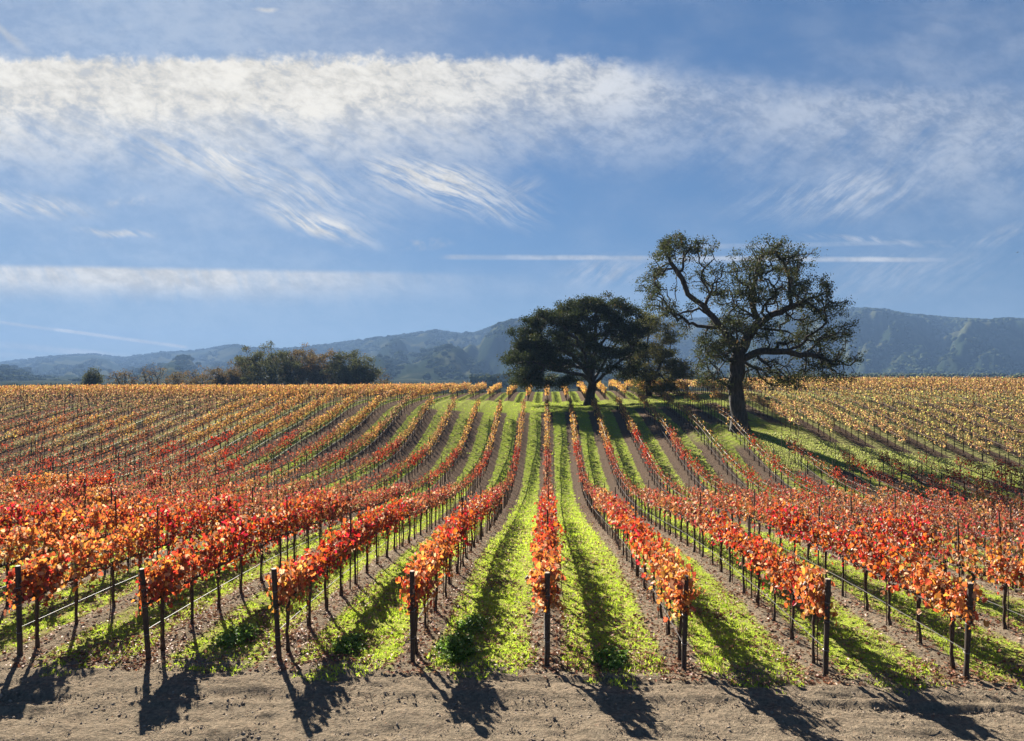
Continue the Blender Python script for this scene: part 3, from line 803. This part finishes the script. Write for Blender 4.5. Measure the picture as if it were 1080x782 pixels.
    b.template(oc, ol, [3] * 12, M, np.stack([x, y, z], -1), np.stack([s, s * r.uniform(.6, 1.3, n), s * r.uniform(.4, .9, n)], -1), 0, C)
    m, t, out = new_mat('clod'); principled(t, out, attr_tone(t), .95, spec=.1)
    o = link('soil_clods', b.build('soil_clods', m, attr=True)); tag(o, 'crumbs of dry soil and small stones on the headland', 'soil', None, 'stuff')
build_grass()

def weed_clump(x0, y0, rad, hgt, n, label, light=False):
    r = np.random.default_rng(int(abs(x0 * 100) + y0)); b = MB()
    o = empty('weed_clump', (x0, y0, gz(x0, y0)))
    tag(o, label, 'weeds', None)
    P = []; st = MB()
    for i in range(n // 14):
        a = r.uniform(0, 6.28); rr = rad * math.sqrt(r.random()); bx, by = rr * math.cos(a) * .7, rr * math.sin(a) * 1.5; h = hgt * (1 - .6 * (rr / rad) ** 2) * r.uniform(.6, 1.1)
        tx, ty = bx + r.normal(0, .06), by + r.normal(0, .06)
        st.tube([(bx, by, -.03), ((bx + tx) / 2, (by + ty) / 2, h * .55), (tx, ty, h)], .004, 4)
        k = 14; s_ = r.random(k) ** .6
        P.append(np.stack([bx + (tx - bx) * s_ + r.normal(0, .05, k), by + (ty - by) * s_ + r.normal(0, .05, k), h * s_ + r.normal(0, .01, k)], -1))
    P = np.concatenate(P); m_ = len(P); P[:, 2] = np.maximum(P[:, 2], .01)
    nr = np.stack([r.normal(0, .5, m_), r.normal(0, .5, m_), np.ones(m_)], -1); fw = np.stack([r.normal(0, 1, m_), r.normal(0, 1, m_), r.normal(0, .3, m_)], -1)
    w = r.random((m_, 1)); C = (np.array((.10, .19, .03)) * w + np.array((.20, .31, .045)) * (1 - w))
    sc = r.uniform(.03, .065, m_)
    b.template(LEAF_V, LEAF_L, LEAF_S, rot_frames(fw, nr), P, np.stack([sc, sc, sc], -1), 0, C)
    link('leaves', b.build('weed_leaves', M_GRASS, attr=True), o); link('stems', st.build('weed_stems', M_GRASS, attr=True), o)
weed_clump(-1.70, 13.75, .42, .30, 1500, 'tall bushy green weeds between the middle row and the post left of it')
weed_clump(-1.55, 15.3, .34, .18, 800, 'lower dark green weeds just behind the tall weed clump')
weed_clump(-3.75, 13.9, .36, .16, 800, 'green weeds at the end of the grass strip second left of middle')
weed_clump(-6.1, 14.2, .40, .18, 900, 'green weeds in vine shadow on the third grass strip left of middle')
weed_clump(1.15, 13.5, .40, .13, 800, 'low weeds at the end of the grass strip right of the middle row')

# ------------------------------------------------------------------ oaks
def grow(limbs, targets, r, seg=.55, kink=.16, alpha=.22, tip=.018, power=2.35):
    pos = []; par = []; plen = []
    def addn(p, pa):
        pos.append(np.array(p, float)); par.append(pa)
        plen.append(0 if pa < 0 else plen[pa] + np.linalg.norm(pos[-1] - pos[pa])); return len(pos) - 1
    def path(a, p, kk):
        q = pos[a]; L = np.linalg.norm(p - q); n = max(1, int(round(L / seg)))
        off = np.zeros(3); last = a
        for i in range(1, n + 1):
            s_ = i / n; off = off * .6 + r.normal(0, kk * seg, 3)
            w = math.sin(math.pi * min(s_, 1)) * .9 + .1 if i < n else 0
            last = addn(q + (p - q) * s_ + off * w + np.array([0, 0, -.06 * L * math.sin(math.pi * s_)]) * (0 if L < 1 else .5), last)
        return last
    for L in limbs:
        L = [np.array(p, float) for p in L]
        if not pos: cur = addn(L[0], -1)
        else:
            P = np.array(pos); cur = int(np.argmin(((P - L[0]) ** 2).sum(1)))
        for p in L[1:]: cur = path(cur, p, kink * .7)
    nl = len(pos)
    P0 = np.array(pos); dist = np.array([np.sqrt(((P0 - t_) ** 2).sum(1)).min() for t_ in targets])
    tips = []
    for ti in np.argsort(dist):
        t_ = targets[ti]; P = np.array(pos); c = np.sqrt(((P - t_) ** 2).sum(1)) + alpha * np.array(plen)
        c[:min(6, nl)] += 5
        tips.append(path(int(np.argmin(c)), t_, kink * 1.6))
    n = len(pos); cnt_ = np.zeros(n)
    for t_ in tips: cnt_[t_] += 1
    kids = [[] for _ in range(n)]
    for i in range(n - 1, 0, -1):
        cnt_[par[i]] += cnt_[i]; kids[par[i]].append(i)
    cnt_ = np.maximum(cnt_, 1)
    rad = tip * cnt_ ** (1 / power)
    return np.array(pos), par, kids, rad, tips

def tree(name, label, cat, base, limbs, targets, r, leafmat, barkmat, lpc=36, lsize=.13, spread=.42, trunk_r=None, tip=.018, seg=.55, group=None, power=2.35, flat=.7, kink=.16, alpha=.22):
    o = empty(name, base); tag(o, label, cat, group)
    pos, par, kids, rad, tips = grow(limbs, targets, r, seg=seg, tip=tip, power=power, kink=kink, alpha=alpha)
    if trunk_r: rad = rad * (1 + (trunk_r / rad[1] - 1) * (rad / rad.max()) ** 1.1)
    h = pos[:, 2]; flare = 1 + .55 * np.exp(-np.clip(h, 0, None) / .55)
    rad = rad * flare
    b = MB(); stack = [(0, None)]
    # chains: follow the thickest child
    starts = [(0, -1)]
    while starts:
        i, pa = starts.pop(); ch = ([pa] if pa >= 0 else []) + [i]; rr = ([rad[i]] if pa >= 0 else []) + [rad[i]]
        while kids[i]:
            ks = sorted(kids[i], key=lambda j: -rad[j])
            for j in ks[1:]: starts.append((j, i))
            i = ks[0]; ch.append(i); rr.append(rad[i])
        if len(ch) > 1:
            rr = np.array(rr); rr[-1] *= .5
            b.tube(pos[ch], rr, 10 if rr[0] > .25 else 6 if rr[0] > .06 else 4, 0, True)
    link('trunk', b.build(name + '_trunk', barkmat, smooth=True), o)
    T = pos[tips]; nt = len(T); m_ = nt * lpc
    tipw = r.uniform(.15, 1.9, nt) ** 1.0
    ti_ = r.choice(nt, m_, p=tipw / tipw.sum())
    ctr = T[ti_] + r.normal(0, 1, (m_, 3)) * np.array([spread, spread, spread * flat])
    # a few leaves back along the twigs
    nr = r.normal(0, 1, (m_, 3)); nr[:, 2] += .5; fw = r.normal(0, 1, (m_, 3)); fw[:, 2] -= .2
    sc = lsize * r.uniform(.55, 1.35, m_); tone = r.random((m_, 3)); cl = r.random((nt, 1))[ti_]
    tone[:, 0:1] = tone[:, 0:1] * .4 + cl * .6
    clb = r.random((nt, 1))[ti_]; tone[:, 2:3] = tone[:, 2:3] * .5 + clb * .5
    l = MB(); l.template(SML_V, SML_L, SML_S, rot_frames(fw, nr), ctr, np.stack([sc * .75, sc, sc], -1), 0, tone)
    link('crown', l.build(name + '_crown', leafmat, attr=True), o)
    return o

def conv(ox, oy, sc, d, px0=None):
    """photo crop coordinates -> metres relative to the trunk base at row distance d"""
    def f(cx, cy, y=0.0):
        px = ox + cx * sc; py = oy + cy * sc
        dd = d + y
        return np.array([at(px, d), y, EYE + (390.5 - py) / F * d])
    return f
tr_ = np.random.default_rng(42)
# great valley oak
d2 = 60.0; c2 = conv(660, 230, 250 / 815, d2)
bx2 = at(660 + 393 * 250 / 815, d2); bz2 = gz(bx2, d2) - .05
def rel(p, bx, bz): return p - np.array([bx, 0, bz])
def L2(*pts): return [rel(c2(x, y, dy), bx2, bz2) for x, y, dy in pts]
b0 = np.array([0, 0, -.1])
limbs = [[b0] + L2((382, 620, 0), (376, 560, .1), (390, 470, .1)),
         L2((390, 470, .1), (352, 410, -.3), (300, 350, -.6), (262, 308, -.8), (205, 268, -1), (188, 215, -.8), (152, 160, -.5), (140, 100, -.3)),
         L2((300, 350, -.6), (240, 316, -1.4), (180, 332, -2), (130, 352, -2.4), (112, 320, -2.6)),
         L2((330, 390, -.4), (270, 372, .5), (225, 362, 1)),
         L2((390, 470, .1), (432, 400, .6), (468, 350, 1), (450, 280, 1.2), (458, 200, 1), (470, 130, .8)),
         L2((432, 400, .6), (500, 335, 0), (560, 310, -.5), (552, 220, -.8), (530, 140, -.9)),
         L2((560, 310, -.5), (620, 282, -1), (690, 262, -1.2)),
         L2((390, 480, .1), (460, 458, -.6), (540, 460, -1), (620, 472, -1.2), (700, 492, -1), (745, 505, -1)),
         L2((400, 475, .1), (470, 520, 1.5), (520, 560, 2.5)),
         L2((390, 470, .1), (360, 440, -1.5), (320, 470, -2.6), (290, 520, -3)),
         L2((432, 400, .6), (480, 370, 2), (560, 380, 3), (640, 400, 3.6)),
         L2((468, 350, 1), (400, 290, 2.4), (380, 220, 3)),
         L2((262, 308, -.8), (300, 250, .4), (320, 200, 1))]
cl2 = [(160, 80, 50, 22, 12), (235, 102, 55, 22, 11), (112, 140, 38, 45, 12), (75, 215, 38, 45, 11), (105, 280, 45, 35, 11), (160, 320, 40, 25, 5), (190, 385, 30, 30, 3), (225, 165, 50, 45, 6), (290, 190, 45, 45, 8), (285, 265, 45, 30, 5), (340, 235, 40, 30, 5),
       (445, 115, 55, 32, 13), (540, 110, 55, 30, 13), (505, 170, 80, 45, 22), (410, 185, 50, 45, 14), (605, 165, 45, 35, 11),
       (385, 270, 50, 40, 12), (470, 260, 70, 50, 18), (570, 260, 70, 50, 18), (655, 245, 60, 45, 16), (695, 300, 55, 40, 14), (615, 330, 70, 35, 12),
       (725, 395, 48, 25, 11), (665, 420, 60, 35, 12), (735, 485, 42, 40, 13), (650, 490, 60, 35, 13), (585, 530, 60, 28, 8), (690, 545, 60, 18, 8), (600, 400, 60, 35, 7),
       (370, 350, 62, 45, 24), (300, 420, 55, 38, 15), (275, 475, 45, 38, 13), (285, 535, 35, 35, 7), (350, 450, 55, 45, 15),
       (455, 370, 55, 45, 13), (515, 420, 55, 35, 9), (470, 500, 55, 35, 9), (540, 555, 55, 25, 7), (425, 545, 40, 25, 5), (600, 580, 30, 10, 2), (250, 560, 30, 15, 3), (330, 575, 40, 12, 3)]
tg = []
for (x, y, rx, ry, n) in cl2:
    x = 393 + (x - 393) * .95; y = 480 + (y - 480) * (.97 if y < 480 else 1)
    for _ in range(int(n * 2.3)):
        a = tr_.uniform(0, 6.28); q = math.sqrt(tr_.random())
        dep = tr_.normal(0, 1.0) * 2.0
        tg.append(rel(c2(x + rx * q * math.cos(a), y + ry * q * math.sin(a), float(np.clip(dep, -4.8, 4.8))), bx2, bz2))
tree('oak_tree', 'tall wide-spreading oak with thick leaning left limb, standing on the vineyard knoll', 'tree', (bx2, d2, bz2), limbs, np.array(tg), tr_, M_OAK, M_BARK,
     lpc=62, lsize=.125, spread=.25, trunk_r=.60, tip=.026, seg=.42, power=2.15, flat=.75, kink=.24)

# round dense oak on the path
d1 = 85.0; c1 = conv(530, 290, 210 / 1080, d1); bx1 = at(530 + 470 * 210 / 1080, d1); bz1 = gz(bx1, d1) - .05
def L1(*pts): return [rel(c1(x, y, dy), bx1, bz1) for x, y, dy in pts]
limbs = [[b0] + L1((478, 640, 0), (488, 590, 0)),
         L1((488, 590, 0), (440, 500, .5), (380, 430, 1), (280, 390, 1), (190, 400, .6)),
         L1((488, 590, 0), (455, 480, -1.5), (400, 350, -2.5), (320, 270, -3), (240, 250, -3)),
         L1((488, 590, 0), (490, 450, 0), (505, 320, 0), (510, 200, 0)),
         L1((488, 590, 0), (540, 500, 1.5), (600, 400, 2.5), (650, 300, 3)),
         L1((488, 590, 0), (560, 530, -1), (640, 460, -1.6), (700, 420, -2)),
         L1((440, 500, .5), (340, 500, 2), (230, 500, 3), (120, 500, 3)),
         L1((488, 590, 0), (430, 540, -2.5), (330, 520, -4), (200, 480, -5), (100, 470, -4)),
         L1((490, 450, 0), (560, 330, -3), (600, 250, -4)),
         L1((490, 450, 0), (450, 350, 3.5), (430, 230, 4.5)),
         L1((560, 530, -1), (620, 520, 2), (660, 500, 3.5))]
topx = [30, 60, 100, 150, 230, 330, 430, 530, 620, 690, 735, 760]; topy = [520, 430, 320, 245, 190, 150, 130, 108, 140, 165, 220, 330]
def dome():
    while True:
        x = tr_.uniform(60, 735); yt = np.interp(x, topx, topy); yb = np.interp(x, [30, 80, 380, 440, 560, 640, 750], [560, 590, 575, 480, 500, 540, 520])
        y = yt + (yb - yt) * tr_.random() ** 1.25
        hx = (x - 400) / 370; D = 7.0 * math.sqrt(max(0, 1 - hx * hx)) * math.sqrt(max(.05, min(1, (y - yt + 30) / 220)))
        dy = tr_.uniform(-1, 1)
        if abs(dy) < .5 and tr_.random() < .6: continue
        return x, y, dy * D
tg = []
for _ in range(270):
    x, y, dy = dome(); rr = tr_.uniform(.4, .75)
    for _ in range(4):
        e = tr_.normal(0, 1, 3) * rr * np.array([1, 1, .55])
        tg.append(rel(c1(x, y + 14, dy), bx1, bz1) + e)
tree('oak_tree', 'dense round-crowned dark oak with short forked trunk beside the grass path', 'tree', (bx1, d1, bz1), limbs, np.array(tg), tr_, M_OAKD, M_BARK,
     lpc=105, lsize=.17, spread=.36, trunk_r=.50, tip=.024, seg=.6, power=2.2, flat=.55, kink=.2)

# paler oak between and behind the two
d3 = 95.0; c3 = conv(530, 290, 210 / 1080, d3); bx3 = at(530 + 790 * 210 / 1080, d3); bz3 = gz(bx3, d3) - .05
def L3(*pts): return [rel(c3(x, y, dy), bx3, bz3) for x, y, dy in pts]
limbs = [[b0] + L3((795, 640, 0), (790, 570, 0)),
         L3((790, 570, 0), (770, 470, 0), (790, 360, .5), (800, 260, 1)),
         L3((790, 570, 0), (850, 480, -1), (900, 400, -1), (920, 350, -1)),
         L3((790, 570, 0), (880, 540, 1), (960, 520, 2)),
         L3((790, 570, 0), (720, 490, -1), (690, 420, -1.5)),
         L3((770, 470, 0), (740, 380, 2), (740, 300, 2.4))]
cl3 = [(800, 235, 60, 32, 16), (755, 290, 55, 50, 20), (850, 295, 70, 42, 16), (905, 345, 60, 32, 14), (700, 410, 55, 50, 22), (800, 400, 80, 50, 30), (880, 440, 60, 45, 24), (950, 490, 48, 42, 20), (860, 530, 90, 45, 30), (740, 510, 75, 50, 28), (900, 590, 70, 25, 12), (990, 540, 30, 25, 7), (780, 590, 70, 25, 10), (940, 640, 25, 20, 3), (800, 620, 90, 22, 18)]
tg = []
for (x, y, rx, ry, n) in cl3:
    for _ in range(int(n * 1.5)):
        a = tr_.uniform(0, 6.28); q = math.sqrt(tr_.random())
        tg.append(rel(c3(x + rx * q * math.cos(a), y + ry * q * math.sin(a), float(np.clip(tr_.normal(0, 2.2), -4, 4))), bx3, bz3))
tree('oak_tree', 'smaller olive-green oak between the two dark oaks', 'tree', (bx3, d3, bz3), limbs, np.array(tg), tr_, M_OAK2, M_BARK,
     lpc=105, lsize=.16, spread=.36, trunk_r=.34, tip=.022, seg=.6, power=2.2, flat=.6, kink=.2)

# tree outside the right edge whose twig tips reach into view
dr = 44.0; cr = conv(15, 0, 1.0, dr); bxr = at(1215, dr); bzr = gz(bxr, dr) - .05
def LR(*pts): return [rel(cr(x, y, dy), bxr, bzr) for x, y, dy in pts]
limbs = [[b0] + LR((1212, 440, 0), (1208, 380, 0)), LR((1208, 380, 0), (1180, 310, 0), (1130, 280, 0), (1092, 268, 0)), LR((1208, 380, 0), (1225, 300, 1), (1230, 200, 1)),
         LR((1208, 380, 0), (1270, 320, -1), (1320, 280, -1)), LR((1180, 310, 0), (1170, 230, 1.5), (1160, 190, 2))]
tg = [rel(cr(x, y, dy), bxr, bzr) for x, y, dy in [(1083, 257, 0), (1083, 272, .2), (1090, 264, 0), (1096, 275, .5), (1098, 255, -.4)]]
for (x, y, rx, ry, n) in [(1130, 265, 25, 18, 20), (1170, 220, 45, 40, 50), (1230, 190, 60, 50, 70), (1300, 260, 60, 50, 60), (1210, 300, 70, 30, 60), (1180, 345, 40, 20, 20), (1280, 340, 60, 30, 40)]:
    for _ in range(n):
        a = tr_.uniform(0, 6.28); q = math.sqrt(tr_.random()); tg.append(rel(cr(x + rx * q * math.cos(a), y + ry * q * math.sin(a), float(np.clip(tr_.normal(0, 2), -4, 4))), bxr, bzr))
tree('oak_tree', 'oak at the right edge with only its twig tips in view', 'tree', (bxr, dr, bzr), limbs, np.array(tg), tr_, M_OAK, M_BARK, lpc=26, lsize=.13, spread=.20, trunk_r=.4, tip=.02, seg=.6)

# oaks beyond the crest on the left: (column, top row, half width px, distance, kind, label)
far_trees = [
 (97, 391, 7, 165, 'dusk', 'small dark tree standing alone at the left end of the far tree line', .8),
 (133, 390, 16, 172, 'bare', 'low nearly bare tree, second from the left end of the far tree line', .3),
 (160, 386, 15, 176, 'bare', 'taller nearly bare tree with open twigs in the far tree line', .3),
 (190, 396, 20, 190, 'brown', 'low brown bush right of the bare trees in the far tree line', .8),
 (214, 389, 18, 185, 'bare', 'thin-crowned grey-brown tree left of the dense dark oaks', .5),
 (236, 391, 20, 178, 'brown', 'rounded brown oak at the left foot of the dense grove', 1),
 (255, 380, 20, 178, 'brown', 'brown oak stepping up to the tallest of the grove', 1),
 (285, 366, 30, 170, 'dusk', 'tallest dark oak in the grove beyond the crest', 1.2),
 (316, 370, 22, 178, 'brown', 'brown-topped oak right of the tallest one in the grove', 1.1),
 (342, 371, 20, 172, 'brown', 'reddish brown oak in the middle right of the grove', 1.1),
 (365, 371, 20, 168, 'dusk', 'dark oak second from the right end of the grove', 1),
 (382, 378, 18, 165, 'dusk', 'open-branched oak at the right end of the grove', .7),
 (402, 396, 10, 180, 'bare', 'low bare bush just right of the grove', .4),
]
for (px, ty, hw, d, kind, lab, dn) in far_trees:
    r = np.random.default_rng(px); bx = at(px, d); bz = gz(bx, d) - .1
    top = (EYE + (390.5 - ty) / F * d - bz) * 1.06; W = hw / F * d * 1.1; H = top
    limbs = [[b0, np.array([r.normal(0, .2), 0, H * .18]), np.array([r.normal(0, .3), 0, H * .30])]]
    nb = 6 if hw > 10 else 4
    for j in range(nb):
        a = j / nb * 6.28 + r.uniform(-.3, .3); limbs.append([limbs[0][-1], np.array([math.cos(a) * W * .4, math.sin(a) * W * .4, H * r.uniform(.5, .65)]), np.array([math.cos(a) * W * .65, math.sin(a) * W * .65, H * r.uniform(.65, .9)])])
    n = int(170 * max(.5, hw / 22)); tg = []
    for _ in range(n):
        u = r.normal(0, 1, 3); u /= np.linalg.norm(u); q = r.random() ** .4
        lump = .70 + .75 * fbm(math.atan2(u[1], u[0]) * 1.2 + 5, u[2] * 2.5, px, 2)
        tg.append(np.array([u[0] * W * q * lump, u[1] * W * q * lump, H * .56 + u[2] * H * .42 * q * lump]))
    mat = {'dusk': M_OAK4, 'brown': M_OAK3, 'bare': M_OAK3}[kind]; n_bare = kind == 'bare'
    tree('oak_tree' if hw > 10 else 'small_tree', lab, 'tree', (bx, d, bz), limbs, np.array(tg), r, mat, M_BARK, lpc=int(62 * dn) if kind != 'bare' else int(16 * dn + 6), lsize=.30, spread=.48 if kind != 'bare' else .4,
         trunk_r=.35 if hw > 12 else .2, tip=.028, seg=1.0, group='far trees beyond the left crest', flat=.75, kink=.2)

# ------------------------------------------------------------------ hills
sky_pts = [(-700, 372), (-400, 380), (-150, 384), (0, 386), (40, 381), (80, 378), (100, 377), (128, 381), (150, 378), (172, 375), (200, 374), (228, 370), (238, 368), (250, 368), (262, 371), (300, 372), (330, 369), (380, 362), (425, 357), (445, 354), (460, 352), (480, 355), (500, 352), (530, 341), (556, 335), (600, 334), (660, 338), (720, 338), (780, 334), (840, 331), (880, 328), (905, 326), (930, 327), (945, 331), (975, 334), (1010, 337), (1040, 339), (1060, 337), (1080, 337), (1200, 330), (1500, 345), (1800, 350)]
SX, SY = np.array(sky_pts, float).T
SY = SY - 3.0 * (SX < 500)
def hill_z(px, s, D0, Dr, Db):
    pass
def hills():
    pxs = np.arange(-600, 1700, 2.2); ns = 150
    s = np.linspace(0, 1.35, ns)
    PX, SS = np.meshgrid(pxs, s)
    ang = np.arctan((PX - 540) / F) - YAW
    Dr = np.interp(PX, [0, 500, 900, 1700], [3300, 2700, 2300, 2300]); D0 = np.interp(PX, [0, 500, 900, 1700], [800, 950, 1250, 1200])
    spur = fbm(PX / 90 + 7, SS * 1.6, 12, 4)
    D = D0 + (Dr - D0) * SS
    D = D * (1 + (spur - .5) * .10 * np.sin(np.clip(SS, 0, 1) * np.pi))
    hr = (390.5 - np.interp(PX, SX, SY)) / F * Dr * np.cos(np.arctan((PX - 540) / F)) / np.cos(np.arctan((PX - 540) / F))
    prof = np.where(SS <= 1, smooth(0, 1.0, SS) ** 1.05, 1 - .5 * smooth(1, 1.35, SS))
    base = PLAIN - 3
    sm = np.sin(np.clip(SS, 0, 1) * np.pi)
    h = base + (hr - base) * prof + sm * ((spur - .5) * 230 + (fbm(PX / 28, SS * 6, 30, 4) - .5) * 90) * (hr / 140 + .35)
    cap = base + (hr - base) * np.clip(SS / 1.0, 0, 1) * 1.0
    h = np.where(SS < 1, np.minimum(h, hr * (D / Dr) * .985 + 0 * cap), h)
    h = np.maximum(h, base - 2 + 0 * h)
    depth = D  # distance measured along the view axis
    a = (PX - 540) / F
    X = depth * (a * math.cos(YAW) - math.sin(YAW)); Y = depth * (a * math.sin(YAW) + math.cos(YAW))
    Z = h + EYE
    ny, nx = X.shape; i = np.arange(ny - 1)[:, None] * nx + np.arange(nx - 1)[None]
    q = np.stack([i, i + 1, i + nx + 1, i + nx], -1).reshape(-1)
    b = MB(); b.add(np.stack([X, Y, Z], -1), q, np.full((ny - 1) * (nx - 1), 4))
    m, t, out = new_mat('hillside'); g = t.n.new('ShaderNodeNewGeometry'); pos = g.outputs['Position']
    n1 = t.noise(pos, .006, 5, .6); n2 = t.noise(pos, .05, 4, .6)
    c = t.mix(t.ss(n1, .48, .6), (.015, .022, .011), (.06, .062, .03)); c = t.mix(t.ss(n2, .4, .7, 0, .5), c, (.015, .02, .01))
    principled(t, out, c, 1.0, n2, .6, 4.0, 0.0)
    o = link('hills', b.build('hills', m, smooth=True)); tag(o, kind='structure')
    # woods on the slopes
    r = np.random.default_rng(77); n = 30000
    ii = r.integers(0, nx - 1, n); jj = (r.random(n) ** .8 * (ns * .78)).astype(int)
    dens = fbm(pxs[ii] / 22, s[jj] * 7, 90, 3)
    onridge = r.random(n) < .10; jj[onridge] = int(np.argmin(np.abs(s - 1.0)))
    k = (dens > .42) | (onridge & (dens > .36)); ii, jj = ii[k], jj[k]; n = len(ii)
    fx = r.random(n); x = X[jj, ii] + (X[jj, ii + 1] - X[jj, ii]) * fx; y = Y[jj, ii] + r.normal(0, 4, n); z = Z[jj, ii]
    ph = (1 + 5 ** .5) / 2
    iv = np.array([(-1, ph, 0), (1, ph, 0), (-1, -ph, 0), (1, -ph, 0), (0, -1, ph), (0, 1, ph), (0, -1, -ph), (0, 1, -ph), (ph, 0, -1), (ph, 0, 1), (-ph, 0, -1), (-ph, 0, 1)]) / 1.9
    il = [0, 11, 5, 0, 5, 1, 0, 1, 7, 0, 7, 10, 0, 10, 11, 1, 5, 9, 5, 11, 4, 11, 10, 2, 10, 7, 6, 7, 1, 8, 3, 9, 4, 3, 4, 2, 3, 2, 6, 3, 6, 8, 3, 8, 9, 4, 9, 5, 2, 4, 11, 6, 2, 10, 8, 6, 7, 9, 8, 1]
    iv = iv * (1 + r.normal(0, .12, iv.shape))
    a = r.uniform(0, 6.28, n); M = rot_frames(np.stack([np.cos(a), np.sin(a), 0 * a], -1), np.stack([0 * a, 0 * a, 1 + 0 * a], -1))
    sc = r.uniform(4, 9, n) * np.interp(y, [1200, 2500], [.8, 1.1])
    w = r.random((n, 1)); C = np.array((.022, .034, .015)) * w + np.array((.07, .08, .035)) * (1 - w)
    b = MB(); b.template(iv, il, [3] * 20, M, np.stack([x, y, z + sc * .35], -1), np.stack([sc, sc, sc * r.uniform(.6, 1.0, n)], -1), 0, C)
    m2, t, out = new_mat('hill_woods'); principled(t, out, attr_tone(t), 1.0, spec=0.0)
    o = link('hill_woods', b.build('hill_woods', m2, attr=True)); tag(o, 'far-off oak woods covering the hazy blue hills', 'woods', None, 'stuff')
hills()

# valley-floor woods in front of the hills
def valley_woods():
    r = np.random.default_rng(31); n = 5000
    px = r.uniform(-500, 1600, n); d = r.uniform(450, 1250, n); keep = (fbm(px / 40, d / 90, 8, 3) > .5) & (px > 500); px, d = px[keep], d[keep]; n = len(px)
    X = d * np.tan(np.arctan((px - 540) / F) - YAW)
    ph = (1 + 5 ** .5) / 2
    iv = np.array([(-1, ph, 0), (1, ph, 0), (-1, -ph, 0), (1, -ph, 0), (0, -1, ph), (0, 1, ph), (0, -1, -ph), (0, 1, -ph), (ph, 0, -1), (ph, 0, 1), (-ph, 0, -1), (-ph, 0, 1)]) / 1.9
    il = [0, 11, 5, 0, 5, 1, 0, 1, 7, 0, 7, 10, 0, 10, 11, 1, 5, 9, 5, 11, 4, 11, 10, 2, 10, 7, 6, 7, 1, 8, 3, 9, 4, 3, 4, 2, 3, 2, 6, 3, 6, 8, 3, 8, 9, 4, 9, 5, 2, 4, 11, 6, 2, 10, 8, 6, 7, 9, 8, 1]
    rep = 7; x = np.repeat(X, rep) + r.normal(0, 2.6, n * rep); y = np.repeat(d, rep) + r.normal(0, 2.6, n * rep); z = PLAIN + EYE + r.uniform(1.5, 7.5, n * rep); m_ = n * rep
    a = r.uniform(0, 6.28, m_); M = rot_frames(np.stack([np.cos(a), np.sin(a), r.normal(0, .4, m_)], -1), np.stack([r.normal(0, .3, m_), 0 * a, 1 + 0 * a], -1))
    sc = r.uniform(1.2, 3.0, m_); w = r.random((m_, 1)); C = np.array((.035, .05, .02)) * w + np.array((.11, .115, .05)) * (1 - w)
    b = MB(); b.template(iv, il, [3] * 20, M, np.stack([x, y, z], -1), np.stack([sc, sc, sc * .8], -1), 0, C)
    o = link('valley_woods', b.build('valley_woods', bpy.data.materials['hill_woods'], attr=True)); tag(o, 'pale green trees on the valley floor below the hills', 'woods', None, 'stuff')
valley_woods()

# ------------------------------------------------------------------ haze
def haze():
    x0, x1, y0, y1, z0, z1 = -7100, 7100, -420, 4200, -10, 215
    v = [(x, y, z) for x in (x0, x1) for y in (y0, y1) for z in (z0, z1)]
    me = bpy.data.meshes.new('haze'); me.from_pydata(v, [], [(0, 1, 3, 2), (4, 6, 7, 5), (0, 4, 5, 1), (2, 3, 7, 6), (0, 2, 6, 4), (1, 5, 7, 3)]); me.update()
    m, t, out = new_mat('haze_air'); p = t.n.new('ShaderNodeVolumePrincipled')
    p.inputs['Density'].default_value = HAZE_DENSITY; p.inputs['Color'].default_value = HAZE_COLOR; p.inputs['Anisotropy'].default_value = .1
    t.l.new(p.outputs[0], out.inputs['Volume']); me.materials.append(m)
    tag(link('haze', me), 'thin blue valley haze filling the air before the hills', 'haze', None, 'stuff')
HAZE_DENSITY = .00027
HAZE_COLOR = (.15, .25, .43, 1)
haze()
